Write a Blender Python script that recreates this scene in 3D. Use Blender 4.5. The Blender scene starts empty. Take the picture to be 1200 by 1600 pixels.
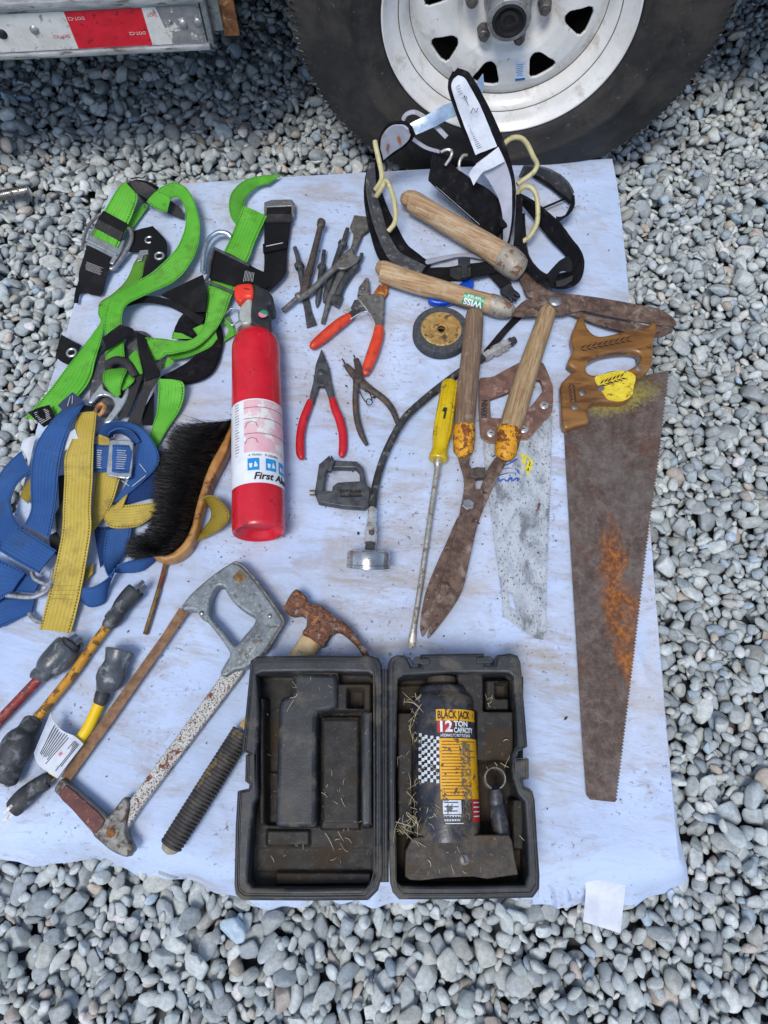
import bpy, bmesh, math, random
import numpy as np
from mathutils import Vector, Matrix, noise
from math import sin, cos, pi, radians

random.seed(7); rng = np.random.default_rng(7)
sc = bpy.context.scene
COL = sc.collection

# ------------------------------------------------------------------ camera
F = 1109.0                       # focal length in pixels of a 1200 x 1600 picture
TH = radians(68.0)               # pitch below the horizon
HC = 1.14                        # camera height over the gravel
ZP = 0.075                       # height of the sheet's top over the gravel
ST, CT = sin(TH), cos(TH)
cam = bpy.data.cameras.new('camera'); camo = bpy.data.objects.new('camera', cam); COL.objects.link(camo)
cam.sensor_fit = 'VERTICAL'; cam.sensor_height = 24.0; cam.lens = F / 1600 * 24.0
cam.clip_start = 0.01; cam.clip_end = 500
camo.location = (0, 0, HC); camo.rotation_euler = (pi / 2 - TH, 0, 0)
sc.camera = camo
sc.render.resolution_x, sc.render.resolution_y = 768, 1024

# ------------------------------------------------------------------ sky and sun
SUN_EL, SUN_AZ = radians(66), radians(205)      # veiled sun, high behind the camera
w = bpy.data.worlds.new('World'); sc.world = w; w.use_nodes = True
nt = w.node_tree; bg = nt.nodes['Background']
sky = nt.nodes.new('ShaderNodeTexSky'); sky.sky_type = 'NISHITA'; sky.sun_disc = False
sky.sun_elevation = SUN_EL; sky.sun_rotation = SUN_AZ; sky.dust_density = 1.5; sky.air_density = 1.0; sky.ozone_density = 1.0
nt.links.new(sky.outputs[0], bg.inputs[0]); bg.inputs[1].default_value = 0.125
sun = bpy.data.lights.new('sun', 'SUN'); suno = bpy.data.objects.new('sun', sun); COL.objects.link(suno)
sun.energy = 1.5; sun.angle = radians(20); sun.color = (1.0, 0.97, 0.92)
sc.cycles.max_bounces = 6; sc.cycles.diffuse_bounces = 3
d = Vector((sin(SUN_AZ) * cos(SUN_EL), cos(SUN_AZ) * cos(SUN_EL), sin(SUN_EL)))
suno.rotation_euler = d.to_track_quat('Z', 'Y').to_euler(); suno.location = d * 5
sc.view_settings.view_transform = 'Standard'; sc.view_settings.look = 'None'
sc.view_settings.gamma = 1; sc.view_settings.exposure = 0.57; sc.view_settings.use_curve_mapping = False

# ------------------------------------------------------------------ measuring helpers
def P(x, y, h=0.0):
    """point of the picture (1200 x 1600) at height h over the sheet"""
    z = ZP + h; u = (x - 600) / F; v = (y - 800) / F
    t = (HC - z) / (ST + v * CT)
    return Vector((u * t, (CT - v * ST) * t, z))
def PV(x, y, Y):
    """point of the picture on the upright plane at distance Y"""
    u = (x - 600) / F; v = (y - 800) / F; t = Y / (CT - v * ST)
    return Vector((u * t, Y, HC - (ST + v * CT) * t))
def PPM(y, h=0.0):
    """pixels per metre at a row"""
    return F * (ST + (y - 800) / F * CT) / (HC - ZP - h)
class Crop:
    def __init__(s, x0, y0, k): s.x0, s.y0, s.k = x0, y0, k
    def __call__(s, x, y): return (s.x0 + x / s.k, s.y0 + y / s.k)
    def l(s, pts): return [s(*p[:2]) + tuple(p[2:]) for p in pts]
PX = Crop(0, 0, 1)

def cr(pts, n, closed=False):
    """Catmull-Rom through tuples"""
    A = [np.array(p, float) for p in pts]; m = len(A); out = []
    rng_ = range(m) if closed else range(m - 1)
    for i in rng_:
        if closed: p0, p1, p2, p3 = A[(i - 1) % m], A[i], A[(i + 1) % m], A[(i + 2) % m]
        else: p0, p1, p2, p3 = A[max(i - 1, 0)], A[i], A[i + 1], A[min(i + 2, m - 1)]
        for k in range(n):
            t = k / n
            out.append(0.5 * (2 * p1 + (p2 - p0) * t + (2 * p0 - 5 * p1 + 4 * p2 - p3) * t * t + (3 * p1 - p0 - 3 * p2 + p3) * t ** 3))
    if not closed: out.append(A[-1])
    return out

# ------------------------------------------------------------------ shapes: each returns (verts, faces[, uvs per vertex])
def join(*gs):
    V, Fc = [], []
    for g in gs:
        o = len(V); V += list(g[0]); Fc += [tuple(i + o for i in f) for f in g[1]]
    return V, Fc
def tube(pts, rad, seg=12, closed=False, cap=True):
    pts = [Vector(p) for p in pts]; n = len(pts)
    if not hasattr(rad, '__len__'): rad = [rad] * n
    V, Fc = [], []; side = None
    for i, p in enumerate(pts):
        a = pts[(i - 1) % n] if (closed or i > 0) else p; b = pts[(i + 1) % n] if (closed or i < n - 1) else p
        T = (b - a)
        T = T.normalized() if T.length > 1e-9 else Vector((1, 0, 0))
        s = T.cross(Vector((0, 0, 1)))
        if s.length < 0.25: s = (side - T * side.dot(T)) if side else T.cross(Vector((0, 1, 0)))
        s.normalize()
        if side and s.dot(side) < -0.2 : s = s
        side = s; up = s.cross(T)
        r = rad[i]; ra, rb = (r if hasattr(r, '__len__') else (r, r))
        for k in range(seg):
            q = 2 * pi * k / seg
            V.append(p + s * cos(q) * ra + up * sin(q) * rb)
    m = n if closed else n - 1
    for i in range(m):
        for k in range(seg):
            a = i * seg + k; b = i * seg + (k + 1) % seg; j = (i + 1) % n
            Fc.append((a, b, j * seg + (k + 1) % seg, j * seg + k))
    if cap and not closed:
        Fc.append(tuple(reversed(range(seg)))); Fc.append(tuple((n - 1) * seg + k for k in range(seg)))
    return [tuple(v) for v in V], [tuple(reversed(f)) for f in Fc]
def ribbon(secs, th=0.002, n=7, m=4, warp=None):
    """strap through cross sections (xl, yl, hl, xr, yr, hr) given in picture points and heights"""
    S = cr(secs, n); N = len(S); G = np.zeros((N, m + 1, 3))
    for i, e in enumerate(S):
        a = np.array(P(e[0], e[1], e[2])); b = np.array(P(e[3], e[4], e[5]))
        for k in range(m + 1): G[i, k] = a + (b - a) * k / m
    if N > 8:             # limp webbing is never quite flat
        for i in range(N):
            for k in range(m + 1):
                q = G[i, k]; G[i, k, 2] += .0011 * noise.noise(Vector(q * 34)) + .0007 * noise.noise(Vector(q * 90)) + .0008 * (1 - (2 * k / m - 1) ** 2)
    du = np.gradient(G, axis=1); dv = np.gradient(G, axis=0)
    nn = np.cross(du, dv); nn /= (np.linalg.norm(nn, axis=2, keepdims=True) + 1e-9)
    mid = G[:, m // 2]; L = np.concatenate([[0], np.cumsum(np.linalg.norm(np.diff(mid, axis=0), axis=1))])
    top = G + nn * th / 2; bot = G - nn * th / 2
    V = [tuple(v) for v in top.reshape(-1, 3)] + [tuple(v) for v in bot.reshape(-1, 3)]
    UV = [(k / m, L[i]) for i in range(N) for k in range(m + 1)] * 2
    o = N * (m + 1); Fc = []; I = lambda i, k: i * (m + 1) + k
    for i in range(N - 1):
        for k in range(m):
            Fc.append((I(i, k), I(i, k + 1), I(i + 1, k + 1), I(i + 1, k)))
            Fc.append((o + I(i, k), o + I(i + 1, k), o + I(i + 1, k + 1), o + I(i, k + 1)))
        Fc.append((I(i, 0), I(i + 1, 0), o + I(i + 1, 0), o + I(i, 0)))
        Fc.append((I(i, m), o + I(i, m), o + I(i + 1, m), I(i + 1, m)))
    for k in range(m):
        Fc.append((I(0, k), o + I(0, k), o + I(0, k + 1), I(0, k + 1)))
        Fc.append((I(N - 1, k), I(N - 1, k + 1), o + I(N - 1, k + 1), o + I(N - 1, k)))
    return V, Fc, UV
def RB(c, S, th=0.002, n=7, m=4):
    out = []
    for e in S:
        xl, yl = c(e[0], e[1]); xr, yr = c(e[2], e[3]); hl = e[4]; hr = e[5] if len(e) > 5 else hl
        out.append((xl, yl, hl, xr, yr, hr))
    return ribbon(out, th, n, m)
def mesh_geo(me):
    return [tuple(v.co) for v in me.vertices], [tuple(p.vertices) for p in me.polygons]
def flat(loops, z, th, bevel=0.0008, res=2):
    """extruded outline (first loop) with holes (others), loops of world xy; top at z"""
    cu = bpy.data.curves.new('t', 'CURVE'); cu.dimensions = '2D'; cu.fill_mode = 'BOTH'
    bevel = min(bevel, th * 0.45)
    cu.extrude = th / 2 - bevel; cu.bevel_depth = bevel; cu.bevel_resolution = res; cu.offset = -bevel
    for lp in loops:
        s = cu.splines.new('POLY'); s.points.add(len(lp) - 1); s.use_cyclic_u = True
        for i, p in enumerate(lp): s.points[i].co = (p[0], p[1], 0, 1)
    ob = bpy.data.objects.new('t', cu); me = bpy.data.meshes.new_from_object(ob)
    V, Fc = mesh_geo(me); bpy.data.objects.remove(ob); bpy.data.curves.remove(cu); bpy.data.meshes.remove(me)
    return [(x, y, q + z - th / 2) for x, y, q in V], Fc
def plate(c, outline, h, th, holes=(), smooth=0, bevel=0.0008, hsmooth=None):
    loops = []
    for j, o in enumerate([outline] + list(holes)):
        pts = [c(*p) for p in o]; k = smooth if j == 0 else (smooth if hsmooth is None else hsmooth)
        if k: pts = cr(pts, k, True)
        loops.append([tuple(P(p[0], p[1], h))[:2] for p in pts])
    return flat(loops, ZP + h, th, bevel)
def rodpts(c, pts, n=6):
    """smooth centre line (x, y, h) in crop points to world"""
    Q = [c(p[0], p[1]) + (p[2],) for p in pts]
    return [P(*q) for q in (cr(Q, n) if n else Q)]
def rod(c, pts, k=6, seg=14, cap=True):
    """pts: (x, y, h, r) with r in crop pixels, or (x, y, h, ra, rb)"""
    full = []
    for p in pts:
        x, y = c(p[0], p[1]); s = PPM(y, p[2]) * c.k; ra = p[3] / s; rb = (p[4] / s) if len(p) > 4 else ra
        full.append((x, y, p[2], ra, rb))
    S = cr(full, k) if k else full
    return tube([P(e[0], e[1], e[2]) for e in S], [(max(e[3], 1e-4), max(e[4], 1e-4)) for e in S], seg, cap=cap)
def box(c, size, rz=0, bevel=0.002, M=None):
    bm = bmesh.new(); bmesh.ops.create_cube(bm, size=1)
    for v in bm.verts: v.co = Vector((v.co.x * size[0], v.co.y * size[1], v.co.z * size[2]))
    if bevel: bmesh.ops.bevel(bm, geom=bm.edges[:], offset=min(bevel, min(size) * .45), segments=2, affect='EDGES', profile=.5)
    X = (M or Matrix()) @ Matrix.Translation(c) @ Matrix.Rotation(rz, 4, 'Z')
    bmesh.ops.transform(bm, matrix=X, verts=bm.verts)
    bm.verts.index_update(); g = [tuple(v.co) for v in bm.verts], [tuple(v.index for v in f.verts) for f in bm.faces]
    bm.free(); return g
def lathe(prof, M, seg=48, mod=None, a0=0, a1=2 * pi):
    """profile (r, z) turned about the local z axis of M"""
    V, Fc = [], []; full = abs(a1 - a0 - 2 * pi) < 1e-6; ns = seg if full else seg + 1
    for i, (r, z) in enumerate(prof):
        for k in range(ns):
            a = a0 + (a1 - a0) * k / seg
            rr, zz = (r, z) if mod is None else mod(i, r, z, a)
            V.append(tuple(M @ Vector((rr * cos(a), rr * sin(a), zz))))
    for i in range(len(prof) - 1):
        for k in range(seg):
            k2 = (k + 1) % ns
            Fc.append((i * ns + k, i * ns + k2, (i + 1) * ns + k2, (i + 1) * ns + k))
    return V, Fc
def axis_matrix(a, b, toward=None):
    """origin a, z towards b, x towards the given point (default: the camera)"""
    a, b = Vector(a), Vector(b); z = (b - a).normalized(); t = Vector(toward if toward is not None else (0, 0, HC)) - a
    x = (t - z * t.dot(z)).normalized(); y = z.cross(x)
    M = Matrix((x, y, z)).transposed().to_4x4(); M.translation = a
    return M
def text(s, size, M=None, depth=0.0002, warp=None, bold=0.0, align='CENTER', sx=1.0, shear=0.0):
    cu = bpy.data.curves.new('t', 'FONT'); cu.body = s; cu.size = size; cu.extrude = depth; cu.offset = bold
    cu.align_x = align; cu.align_y = 'CENTER'; cu.resolution_u = 3; cu.shear = shear
    ob = bpy.data.objects.new('t', cu); me = bpy.data.meshes.new_from_object(ob)
    V, Fc = mesh_geo(me); bpy.data.objects.remove(ob); bpy.data.curves.remove(cu); bpy.data.meshes.remove(me)
    V = [(x * sx, y, z) for x, y, z in V]
    if warp: V = [tuple(warp(*v)) for v in V]
    elif M is not None: V = [tuple(M @ Vector(v)) for v in V]
    return V, Fc

# ------------------------------------------------------------------ materials
def hexc(h, k=1.0):
    h = h.lstrip('#'); o = []
    for i in (0, 2, 4):
        c = int(h[i:i + 2], 16) / 255; c = c / 12.92 if c <= .04045 else ((c + .055) / 1.055) ** 2.4; o.append(c * k)
    return (*o, 1)
MATS = {}
class NB:
    def __init__(s, name):
        s.m = bpy.data.materials.new(name); s.m.use_nodes = True; s.t = s.m.node_tree; s.b = s.t.nodes['Principled BSDF']
        MATS[name] = s.m
    def n(s, kind, **kw):
        q = s.t.nodes.new('ShaderNode' + kind)
        for k, v in kw.items(): setattr(q, k, v)
        return q
    def l(s, a, b): s.t.links.new(a, b)
    def coord(s, scale=(1, 1, 1), out='Object', rot=(0, 0, 0)):
        src = s.n('TexCoord').outputs[out]
        if any(rot):          # turn first, then stretch
            m0 = s.n('Mapping'); m0.inputs['Rotation'].default_value = rot; s.l(src, m0.inputs[0]); src = m0.outputs[0]
        mp = s.n('Mapping'); mp.inputs['Scale'].default_value = scale; s.l(src, mp.inputs[0]); return mp.outputs[0]
    def noise(s, vec, scale, detail=5, rough=.55, dist=0):
        q = s.n('TexNoise'); q.inputs['Scale'].default_value = scale; q.inputs['Detail'].default_value = detail
        q.inputs['Roughness'].default_value = rough; q.inputs['Distortion'].default_value = dist
        s.l(vec, q.inputs['Vector']); return q.outputs[0]
    def ramp(s, fac, stops):
        q = s.n('ValToRGB'); e = q.color_ramp.elements
        while len(e) < len(stops): e.new(.5)
        for el, (p, c) in zip(e, stops): el.position = p; el.color = c if len(c) == 4 else (*c, 1)
        s.l(fac, q.inputs[0]); return q.outputs[0]
    def rng(s, fac, lo, hi, a=0, b=1):
        q = s.n('MapRange'); q.inputs[1].default_value = lo; q.inputs[2].default_value = hi; q.inputs[3].default_value = a; q.inputs[4].default_value = b
        s.l(fac, q.inputs[0]); return q.outputs[0]
    def mix(s, fac, a, b, mode='MIX'):
        q = s.n('Mix', data_type='RGBA', blend_type=mode)
        for sock, v in ((q.inputs[0], fac), (q.inputs[6], a), (q.inputs[7], b)):
            if hasattr(v, 'is_linked'): s.l(v, sock)
            else: sock.default_value = v
        return q.outputs[2]
    def math(s, op, a, b=0):
        q = s.n('Math', operation=op)
        for sock, v in ((q.inputs[0], a), (q.inputs[1], b)):
            if hasattr(v, 'is_linked'): s.l(v, sock)
            else: sock.default_value = v
        return q.outputs[0]
    def bump(s, fac, strength, dist=.001, prev=None):
        q = s.n('Bump'); q.inputs['Strength'].default_value = strength; q.inputs['Distance'].default_value = dist
        s.l(fac, q.inputs['Height'])
        if prev is not None: s.l(prev, q.inputs['Normal'])
        return q.outputs[0]
    def out(s, col=None, rough=None, metal=None, nrm=None, **kw):
        for nm, v in (('Base Color', col), ('Roughness', rough), ('Metallic', metal), ('Normal', nrm)):
            if v is None: continue
            if hasattr(v, 'is_linked'): s.l(v, s.b.inputs[nm])
            else: s.b.inputs[nm].default_value = v
        for k, v in kw.items(): s.b.inputs[k.replace('_', ' ')].default_value = v
        return s.m
def MT(name, c1, c2=None, scale=60, rough=.55, metal=0.0, bump=.25, bscale=None, spots=(), stretch=(1, 1, 1), lo=.35, hi=.65, rot=(0, 0, 0), **kw):
    """worn surface: two tones, patches (colour, scale, from, to[, roughness, metal]), fine relief"""
    b = NB(name); v = b.coord(stretch, rot=rot)
    c1 = hexc(c1) if isinstance(c1, str) else c1; c2 = hexc(c2) if isinstance(c2, str) else (c2 or c1)
    con = lambda q: .5 + (q - .5) * .62      # noise clusters round one half: tighten the steps
    col = b.ramp(b.noise(v, scale, 7, .62), [(con(lo), c1), (con(hi), c2)])
    r = rough; mt = metal
    rv = b.rng(b.noise(v, scale * 2.3, 4), .3, .7, rough - .09, rough + .09); mv = None
    for i, s in enumerate(spots):
        sc_ = s[0]; cc = hexc(sc_) if isinstance(sc_, str) else sc_
        f = b.rng(b.noise(b.coord(tuple(a * (1 + .01 * i) for a in stretch), rot=rot), s[1], 6, .65, .3), con(s[2]), con(s[3]))
        col = b.mix(f, col, cc)
        if len(s) > 4:
            rv = b.math('ADD', b.math('MULTIPLY', rv, b.math('SUBTRACT', 1.0, f)), b.math('MULTIPLY', f, s[4]))
        if metal: 
            mv = b.math('MULTIPLY', mv if mv is not None else metal, b.math('SUBTRACT', 1.0, f))
    nr = b.bump(b.noise(v, bscale or scale * 4, 5, .6), bump, .0012) if bump else None
    return b.out(col, rv, mv if mv is not None else metal, nr, **kw)

def strap_mat(name, c1, c2, stitch, dirt='#4a4436', stitched=True, weave=900):
    b = NB(name); v = b.coord(); uv = b.n('TexCoord').outputs['UV']; sp = b.n('SeparateXYZ'); b.l(uv, sp.inputs[0])
    u, w_ = sp.outputs[0], sp.outputs[1]
    col = b.ramp(b.noise(v, 14, 6, .6), [(.3, hexc(c1)), (.7, hexc(c2))])
    col = b.mix(b.rng(b.noise(v, 26, 7, .68), .52, .70, 0, .6), col, hexc(dirt))
    rib = b.math('SINE', b.math('MULTIPLY', u, 50)); col = b.mix(b.rng(rib, -1, 1, 0, .16), col, (.0, .0, .0, 1))      # lengthwise ribs of the weave
    if stitched:
        a = b.math('ABSOLUTE', b.math('SUBTRACT', b.math('ABSOLUTE', b.math('SUBTRACT', u, .5)), .43))
        f = b.math('LESS_THAN', a, .022)
        dsh = b.math('LESS_THAN', b.math('FRACT', b.math('MULTIPLY', w_, 210)), .62)
        col = b.mix(b.math('MULTIPLY', b.math('MULTIPLY', f, dsh), .85), col, hexc(stitch))
    wv = b.math('SINE', b.math('MULTIPLY', w_, weave * 3))
    wu = b.math('SINE', b.math('MULTIPLY', u, 150))
    nr = b.bump(b.math('MULTIPLY', wv, wu), .35, .0006)
    nr = b.bump(b.noise(v, 60, 4), .3, .0015, nr)
    return b.out(col, .8, 0, nr, Specular_IOR_Level=.25)

# ------------------------------------------------------------------ things and parts
ROOTLOC = {}
def props(o, label=None, cat=None, group=None, kind=None):
    if label: o['label'] = label
    if cat: o['category'] = cat
    if group: o['group'] = group
    if kind: o['kind'] = kind
    return o
def thing(name, label, cat, loc, group=None):
    o = bpy.data.objects.new(name, None); COL.objects.link(o); o.location = loc; o.empty_display_size = .02
    ROOTLOC[o.name] = Vector(loc); return props(o, label, cat, group)
def part(name, g, mat, parent=None, smooth=35, label=None, kind=None):
    V, Fc = g[0], g[1]; me = bpy.data.meshes.new(name)
    off = ROOTLOC.get(parent.name, Vector()) if parent is not None else Vector()
    me.from_pydata([(v[0] - off.x, v[1] - off.y, v[2] - off.z) for v in V], [], Fc); me.update()
    if len(g) > 2:
        uv = me.uv_layers.new(name='UVMap'); li = np.zeros(len(me.loops), np.int32); me.loops.foreach_get('vertex_index', li)
        uv.data.foreach_set('uv', np.array(g[2], np.float32)[li].ravel())
    m = MATS[mat] if isinstance(mat, str) else mat
    me.materials.append(m)
    if smooth:
        me.polygons.foreach_set('use_smooth', [True] * len(me.polygons)); me.set_sharp_from_angle(angle=radians(smooth))
    o = bpy.data.objects.new(name, me); COL.objects.link(o)
    if parent is not None: o.parent = parent; ROOTLOC[o.name] = off
    if label: o['label'] = label
    if kind: o['kind'] = kind
    return o
def single(name, g, mat, label, cat, group=None, smooth=35):
    """a thing that is one mesh, its origin at its base"""
    A = np.array(g[0]); lo = A.min(0); hi = A.max(0); loc = Vector(((lo[0] + hi[0]) / 2, (lo[1] + hi[1]) / 2, lo[2]))
    ROOTLOC['__tmp'] = loc
    class Q: name = '__tmp'
    V = [(v[0] - loc.x, v[1] - loc.y, v[2] - loc.z) for v in g[0]]
    o = part(name, (V,) + tuple(g[1:]), mat, None, smooth); o.location = loc; ROOTLOC[o.name] = loc
    return props(o, label, cat, group)
def disc(c, x, y, h, r, th, dome=.3, seg=20):
    """small round head (rivet, screw) with its top at h"""
    px, py = c(x, y); rr = r / c.k / PPM(py, h); p = P(px, py, h)
    M = Matrix.Translation(p)
    return lathe([(0.0001, 0), (rr * .6, -th * .06), (rr * .9, -th * dome), (rr, -th * .5), (rr, -th)], M, seg)
# ------------------------------------------------------------------ materials of the place
def make_stone(name, src):
    b = NB(name); v = b.coord()
    if src == 'object': base = b.n('ObjectInfo').outputs['Color']
    else:
        at = b.n('Attribute'); at.attribute_name = 'tint'; base = at.outputs['Color']
    geo = b.n('NewGeometry').outputs['Position']
    m1 = b.noise(geo, 130, 6, .62); m2 = b.noise(geo, 900, 3, .7); m3 = b.noise(geo, 45, 3, .5)
    col = b.mix(1.0, base, b.ramp(m1, [(.36, (.80, .80, .81)), (.64, (1.18, 1.17, 1.15))]), 'MULTIPLY')
    col = b.mix(b.rng(m2, .56, .66, 0, .5), col, (.14, .14, .13, 1))
    col = b.mix(b.rng(m2, .34, .44, .45, 0), col, (.62, .60, .54, 1))
    vein = b.math('ABSOLUTE', b.math('SUBTRACT', b.noise(geo, 60, 4, .6, 1.2), .5))
    col = b.mix(b.rng(vein, .0, .012, .35, 0), col, (.55, .55, .53, 1))
    nr = b.bump(m2, .22, .0007); nr = b.bump(m1, .28, .0018, nr)
    return b.out(col, b.rng(m3, .3, .7, .62, .85), 0, nr)
make_stone('pebble_one', 'object'); make_stone('pebble_many', 'attr')
b = NB('gravel_bed'); v = b.coord()
vo = b.n('TexVoronoi'); vo.inputs['Scale'].default_value = 38; b.l(v, vo.inputs['Vector'])
col = b.mix(1.0, b.ramp(vo.outputs['Color'], [(.2, (.06, .06, .065)), (.8, (.15, .15, .15))]), b.ramp(vo.outputs['Distance'], [(.25, (1, 1, 1)), (.62, (.2, .2, .2))]), 'MULTIPLY')
b.out(col, .85, 0, b.bump(vo.outputs['Distance'], -.8, .02))

# white bed sheet, soiled
b = NB('sheet_cloth'); v = b.coord(); vh = b.coord((.55, 1.6, 1), rot=(0, 0, .12)); vk = b.coord((.5, 2.0, 1), rot=(0, 0, -.14))
col = b.ramp(b.noise(v, 5, 5, .55), [(.35, (.41, .51, .70)), (.65, (.50, .60, .80))])
f = b.rng(b.noise(v, 7, 9, .7, .4), .49, .66, 0, .55); col = b.mix(f, col, (.38, .35, .33, 1))
f = b.rng(b.noise(vh, 11, 8, .72, .5), .51, .64, 0, .6); col = b.mix(f, col, (.33, .29, .26, 1))
f = b.math('MULTIPLY', b.rng(b.noise(vk, 70, 7, .75, .6), .55, .66, 0, .5), b.rng(b.noise(v, 5, 5), .46, .60)); col = b.mix(f, col, (.24, .20, .16, 1))
f = b.math('MULTIPLY', b.rng(b.noise(v, 150, 4, .6), .60, .67, 0, .8), b.rng(b.noise(v, 9, 4), .46, .6)); col = b.mix(f, col, (.15, .13, .11, 1))
f = b.rng(b.noise(v, 3.1, 6, .6, .6), .58, .68, 0, .35); col = b.mix(f, col, (.50, .40, .24, 1))
gp_ = b.n('NewGeometry').outputs['Position']; sp_ = b.n('SeparateXYZ'); b.l(gp_, sp_.inputs[0])
for (px_, py_, rx_, ry_, am_) in ((868, 1040, .060, .075, .75), (872, 1180, .055, .07, .6), (620, 930, .16, .05, .5), (420, 950, .09, .07, .5), (560, 760, .10, .05, .45), (640, 330, .10, .05, .4), (250, 1180, .10, .05, .4), (470, 320, .06, .08, .45)):
    c_ = P(px_, py_, 0); dx_ = b.math('DIVIDE', b.math('SUBTRACT', sp_.outputs[0], c_.x), rx_); dy_ = b.math('DIVIDE', b.math('SUBTRACT', sp_.outputs[1], c_.y), ry_)
    d2_ = b.math('ADD', b.math('MULTIPLY', dx_, dx_), b.math('MULTIPLY', dy_, dy_))
    f = b.math('MULTIPLY', b.rng(d2_, .1, 1.3, am_, 0), b.rng(b.noise(b.coord((.45, 1.8, 1), rot=(0, 0, .2)), 24, 9, .75, .5), .44, .62)); col = b.mix(f, col, (.33, .27, .18, 1))
wx = b.n('TexWave'); wx.inputs['Scale'].default_value = 420; wy = b.n('TexWave', bands_direction='Y'); wy.inputs['Scale'].default_value = 420
b.l(v, wx.inputs['Vector']); b.l(v, wy.inputs['Vector'])
nr = b.bump(b.math('ADD', wx.outputs['Fac'], wy.outputs['Fac']), .12, .0004)
nr = b.bump(b.noise(b.coord((.6, 1.5, 1)), 22, 5, .55, .8), .6, .004, nr)
nr = b.bump(b.noise(b.coord((.5, 2.2, 1), rot=(0, 0, .3)), 60, 4, .5, .6), .45, .0018, nr)
b.out(col, .9, 0, nr, Sheen_Weight=.15)
MT('paper', '#cdd2da', '#bcc2cc', 30, .8, 0, .1)

# trailer
MT('alloy', '#8d8e90', '#b4b5b6', 40, .5, .35, .25, spots=[('#5b5650', 70, .58, .72, .8)], stretch=(.4, 1, 2))
MT('skin_paint', '#9c9ea1', '#b2b3b5', 25, .55, .0, .15, spots=[('#8a8478', 60, .6, .75)], stretch=(.3, 1, 2))
MT('white_tape', '#d8d6d2', '#c9c6c0', 30, .38, 0, .12, spots=[('#8f8a80', 80, .64, .74)])
MT('red_tape', '#c3142a', '#d41d33', 40, .34, 0, .1, spots=[('#8d1020', 90, .66, .74)])
MT('peeled_grey', '#77767a', '#8b8886', 70, .7, .1, .2, spots=[('#cfcac0', 50, .6, .66)])
MT('rust_brown', '#5d3b22', '#8a5a33', 80, .85, 0, .6, spots=[('#b98a55', 45, .58, .72)])
MT('dark_steel', '#2c2c2f', '#3b3b3e', 60, .5, .6, .3)
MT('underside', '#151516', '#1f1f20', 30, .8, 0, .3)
MT('tyre_rubber', '#1b1a1a', '#262423', 18, .66, 0, .35, 160, spots=[('#3d3833', 11, .46, .74, .85), ('#57514a', 120, .70, .82, .9)])
MT('tread_rubber', '#232323', '#312f2e', 60, .8, 0, .5, 300, spots=[('#8a867f', 160, .6, .72, .9)])
MT('scuff_grey', '#85827c', '#b0aca4', 200, .9, 0, 0)
MT('rim_paint', '#d4d2cd', '#dfdedb', 20, .33, 0, .12, spots=[('#b5aea2', 26, .60, .86, .6), ('#6b5e4a', 130, .80, .86, .7), ('#7d7466', 60, .76, .84, .7)], Coat_Weight=.25)
MT('rim_grime', '#55483a', '#75654f', 120, .85, 0, .4)
MT('galv', '#8e8f92', '#a7a8aa', 60, .42, .75, .25, spots=[('#5c5650', 110, .58, .7, .8)])
MT('black_rubber', '#101011', '#1a1a1b', 60, .65, 0, .2)
MT('lug_steel', '#4d4c4d', '#6b6968', 120, .5, .6, .4, spots=[('#574233', 160, .56, .7, .8)])
MT('sticker_white', '#c3d4e6', '#b5c7dc', 40, .5, 0, .05)
MT('sticker_blue', '#2a5f9b', '#24548a', 40, .5, 0, .05)
MT('sticker_ink', '#2b4a6b', '#1f3a58', 40, .6, 0, 0)

# ------------------------------------------------------------------ the gravel
def ico(sub):
    bm = bmesh.new(); bmesh.ops.create_icosphere(bm, subdivisions=sub, radius=1)
    bm.verts.index_update()
    V = np.array([v.co[:] for v in bm.verts]); Fc = np.array([[q.index for q in f.verts] for f in bm.faces], np.int32); bm.free(); return V, Fc
I2, F2 = ico(2); I3, F3 = ico(3)
NV = 26
def pebble_shape(V, k):
    r = random.Random(900 + k); out = []
    cuts = []
    for _ in range(r.choice((3, 4, 5, 6))):
        q = Vector((r.gauss(0, 1), r.gauss(0, 1), r.gauss(0, .8))).normalized(); cuts.append((q, r.uniform(.46, .80)))
    off = Vector((k * 7.1, k * 3.3, k * 1.7))
    for p in V:
        v = Vector(p); v *= 1 + .16 * noise.noise(v * .9 + off) + .05 * noise.noise(v * 2.3 + off)
        for q, dd in cuts:
            s = v.dot(q)
            if s > dd: v -= q * (s - dd) * .88
        out.append(v[:])
    A = np.array(out); A -= (A.max(0) + A.min(0)) / 2; A /= np.abs(A).max(0); return A
SH2 = [pebble_shape(I2, k) for k in range(NV)]; SH3 = [pebble_shape(I3, k) for k in range(NV)]
pal = [(.37, .37, .36), (.32, .33, .33), (.41, .41, .39), (.45, .44, .42), (.27, .29, .30), (.36, .37, .36), (.49, .48, .45), (.39, .37, .33), (.25, .26, .27),
       (.30, .35, .40), (.38, .36, .32), (.55, .55, .53), (.30, .28, .26), (.34, .36, .33)]
GX0, GX1, GY0, GY1, CELL = -1.28, 1.28, -0.62, 2.35, .003
nx, ny = int((GX1 - GX0) / CELL), int((GY1 - GY0) / CELL)
HF = np.full((nx, ny), -.030); ID = np.full((nx, ny), -1, np.int32)
SHEET = [(172, 290), (300, 282), (440, 273), (600, 264), (780, 254), (958, 244), (968, 300), (979, 400), (990, 520), (1008, 700), (1024, 900), (1040, 1100), (1056, 1270), (1064, 1348),
         (1000, 1352), (850, 1345), (600, 1352), (360, 1350), (215, 1310), (100, 1290), (0, 1285), (-50, 1280), (-52, 1150), (-38, 1000), (-8, 880), (30, 770), (62, 640), (100, 520), (135, 400)]
SW = [tuple(P(x, y, 0))[:2] for x, y in SHEET]
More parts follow.
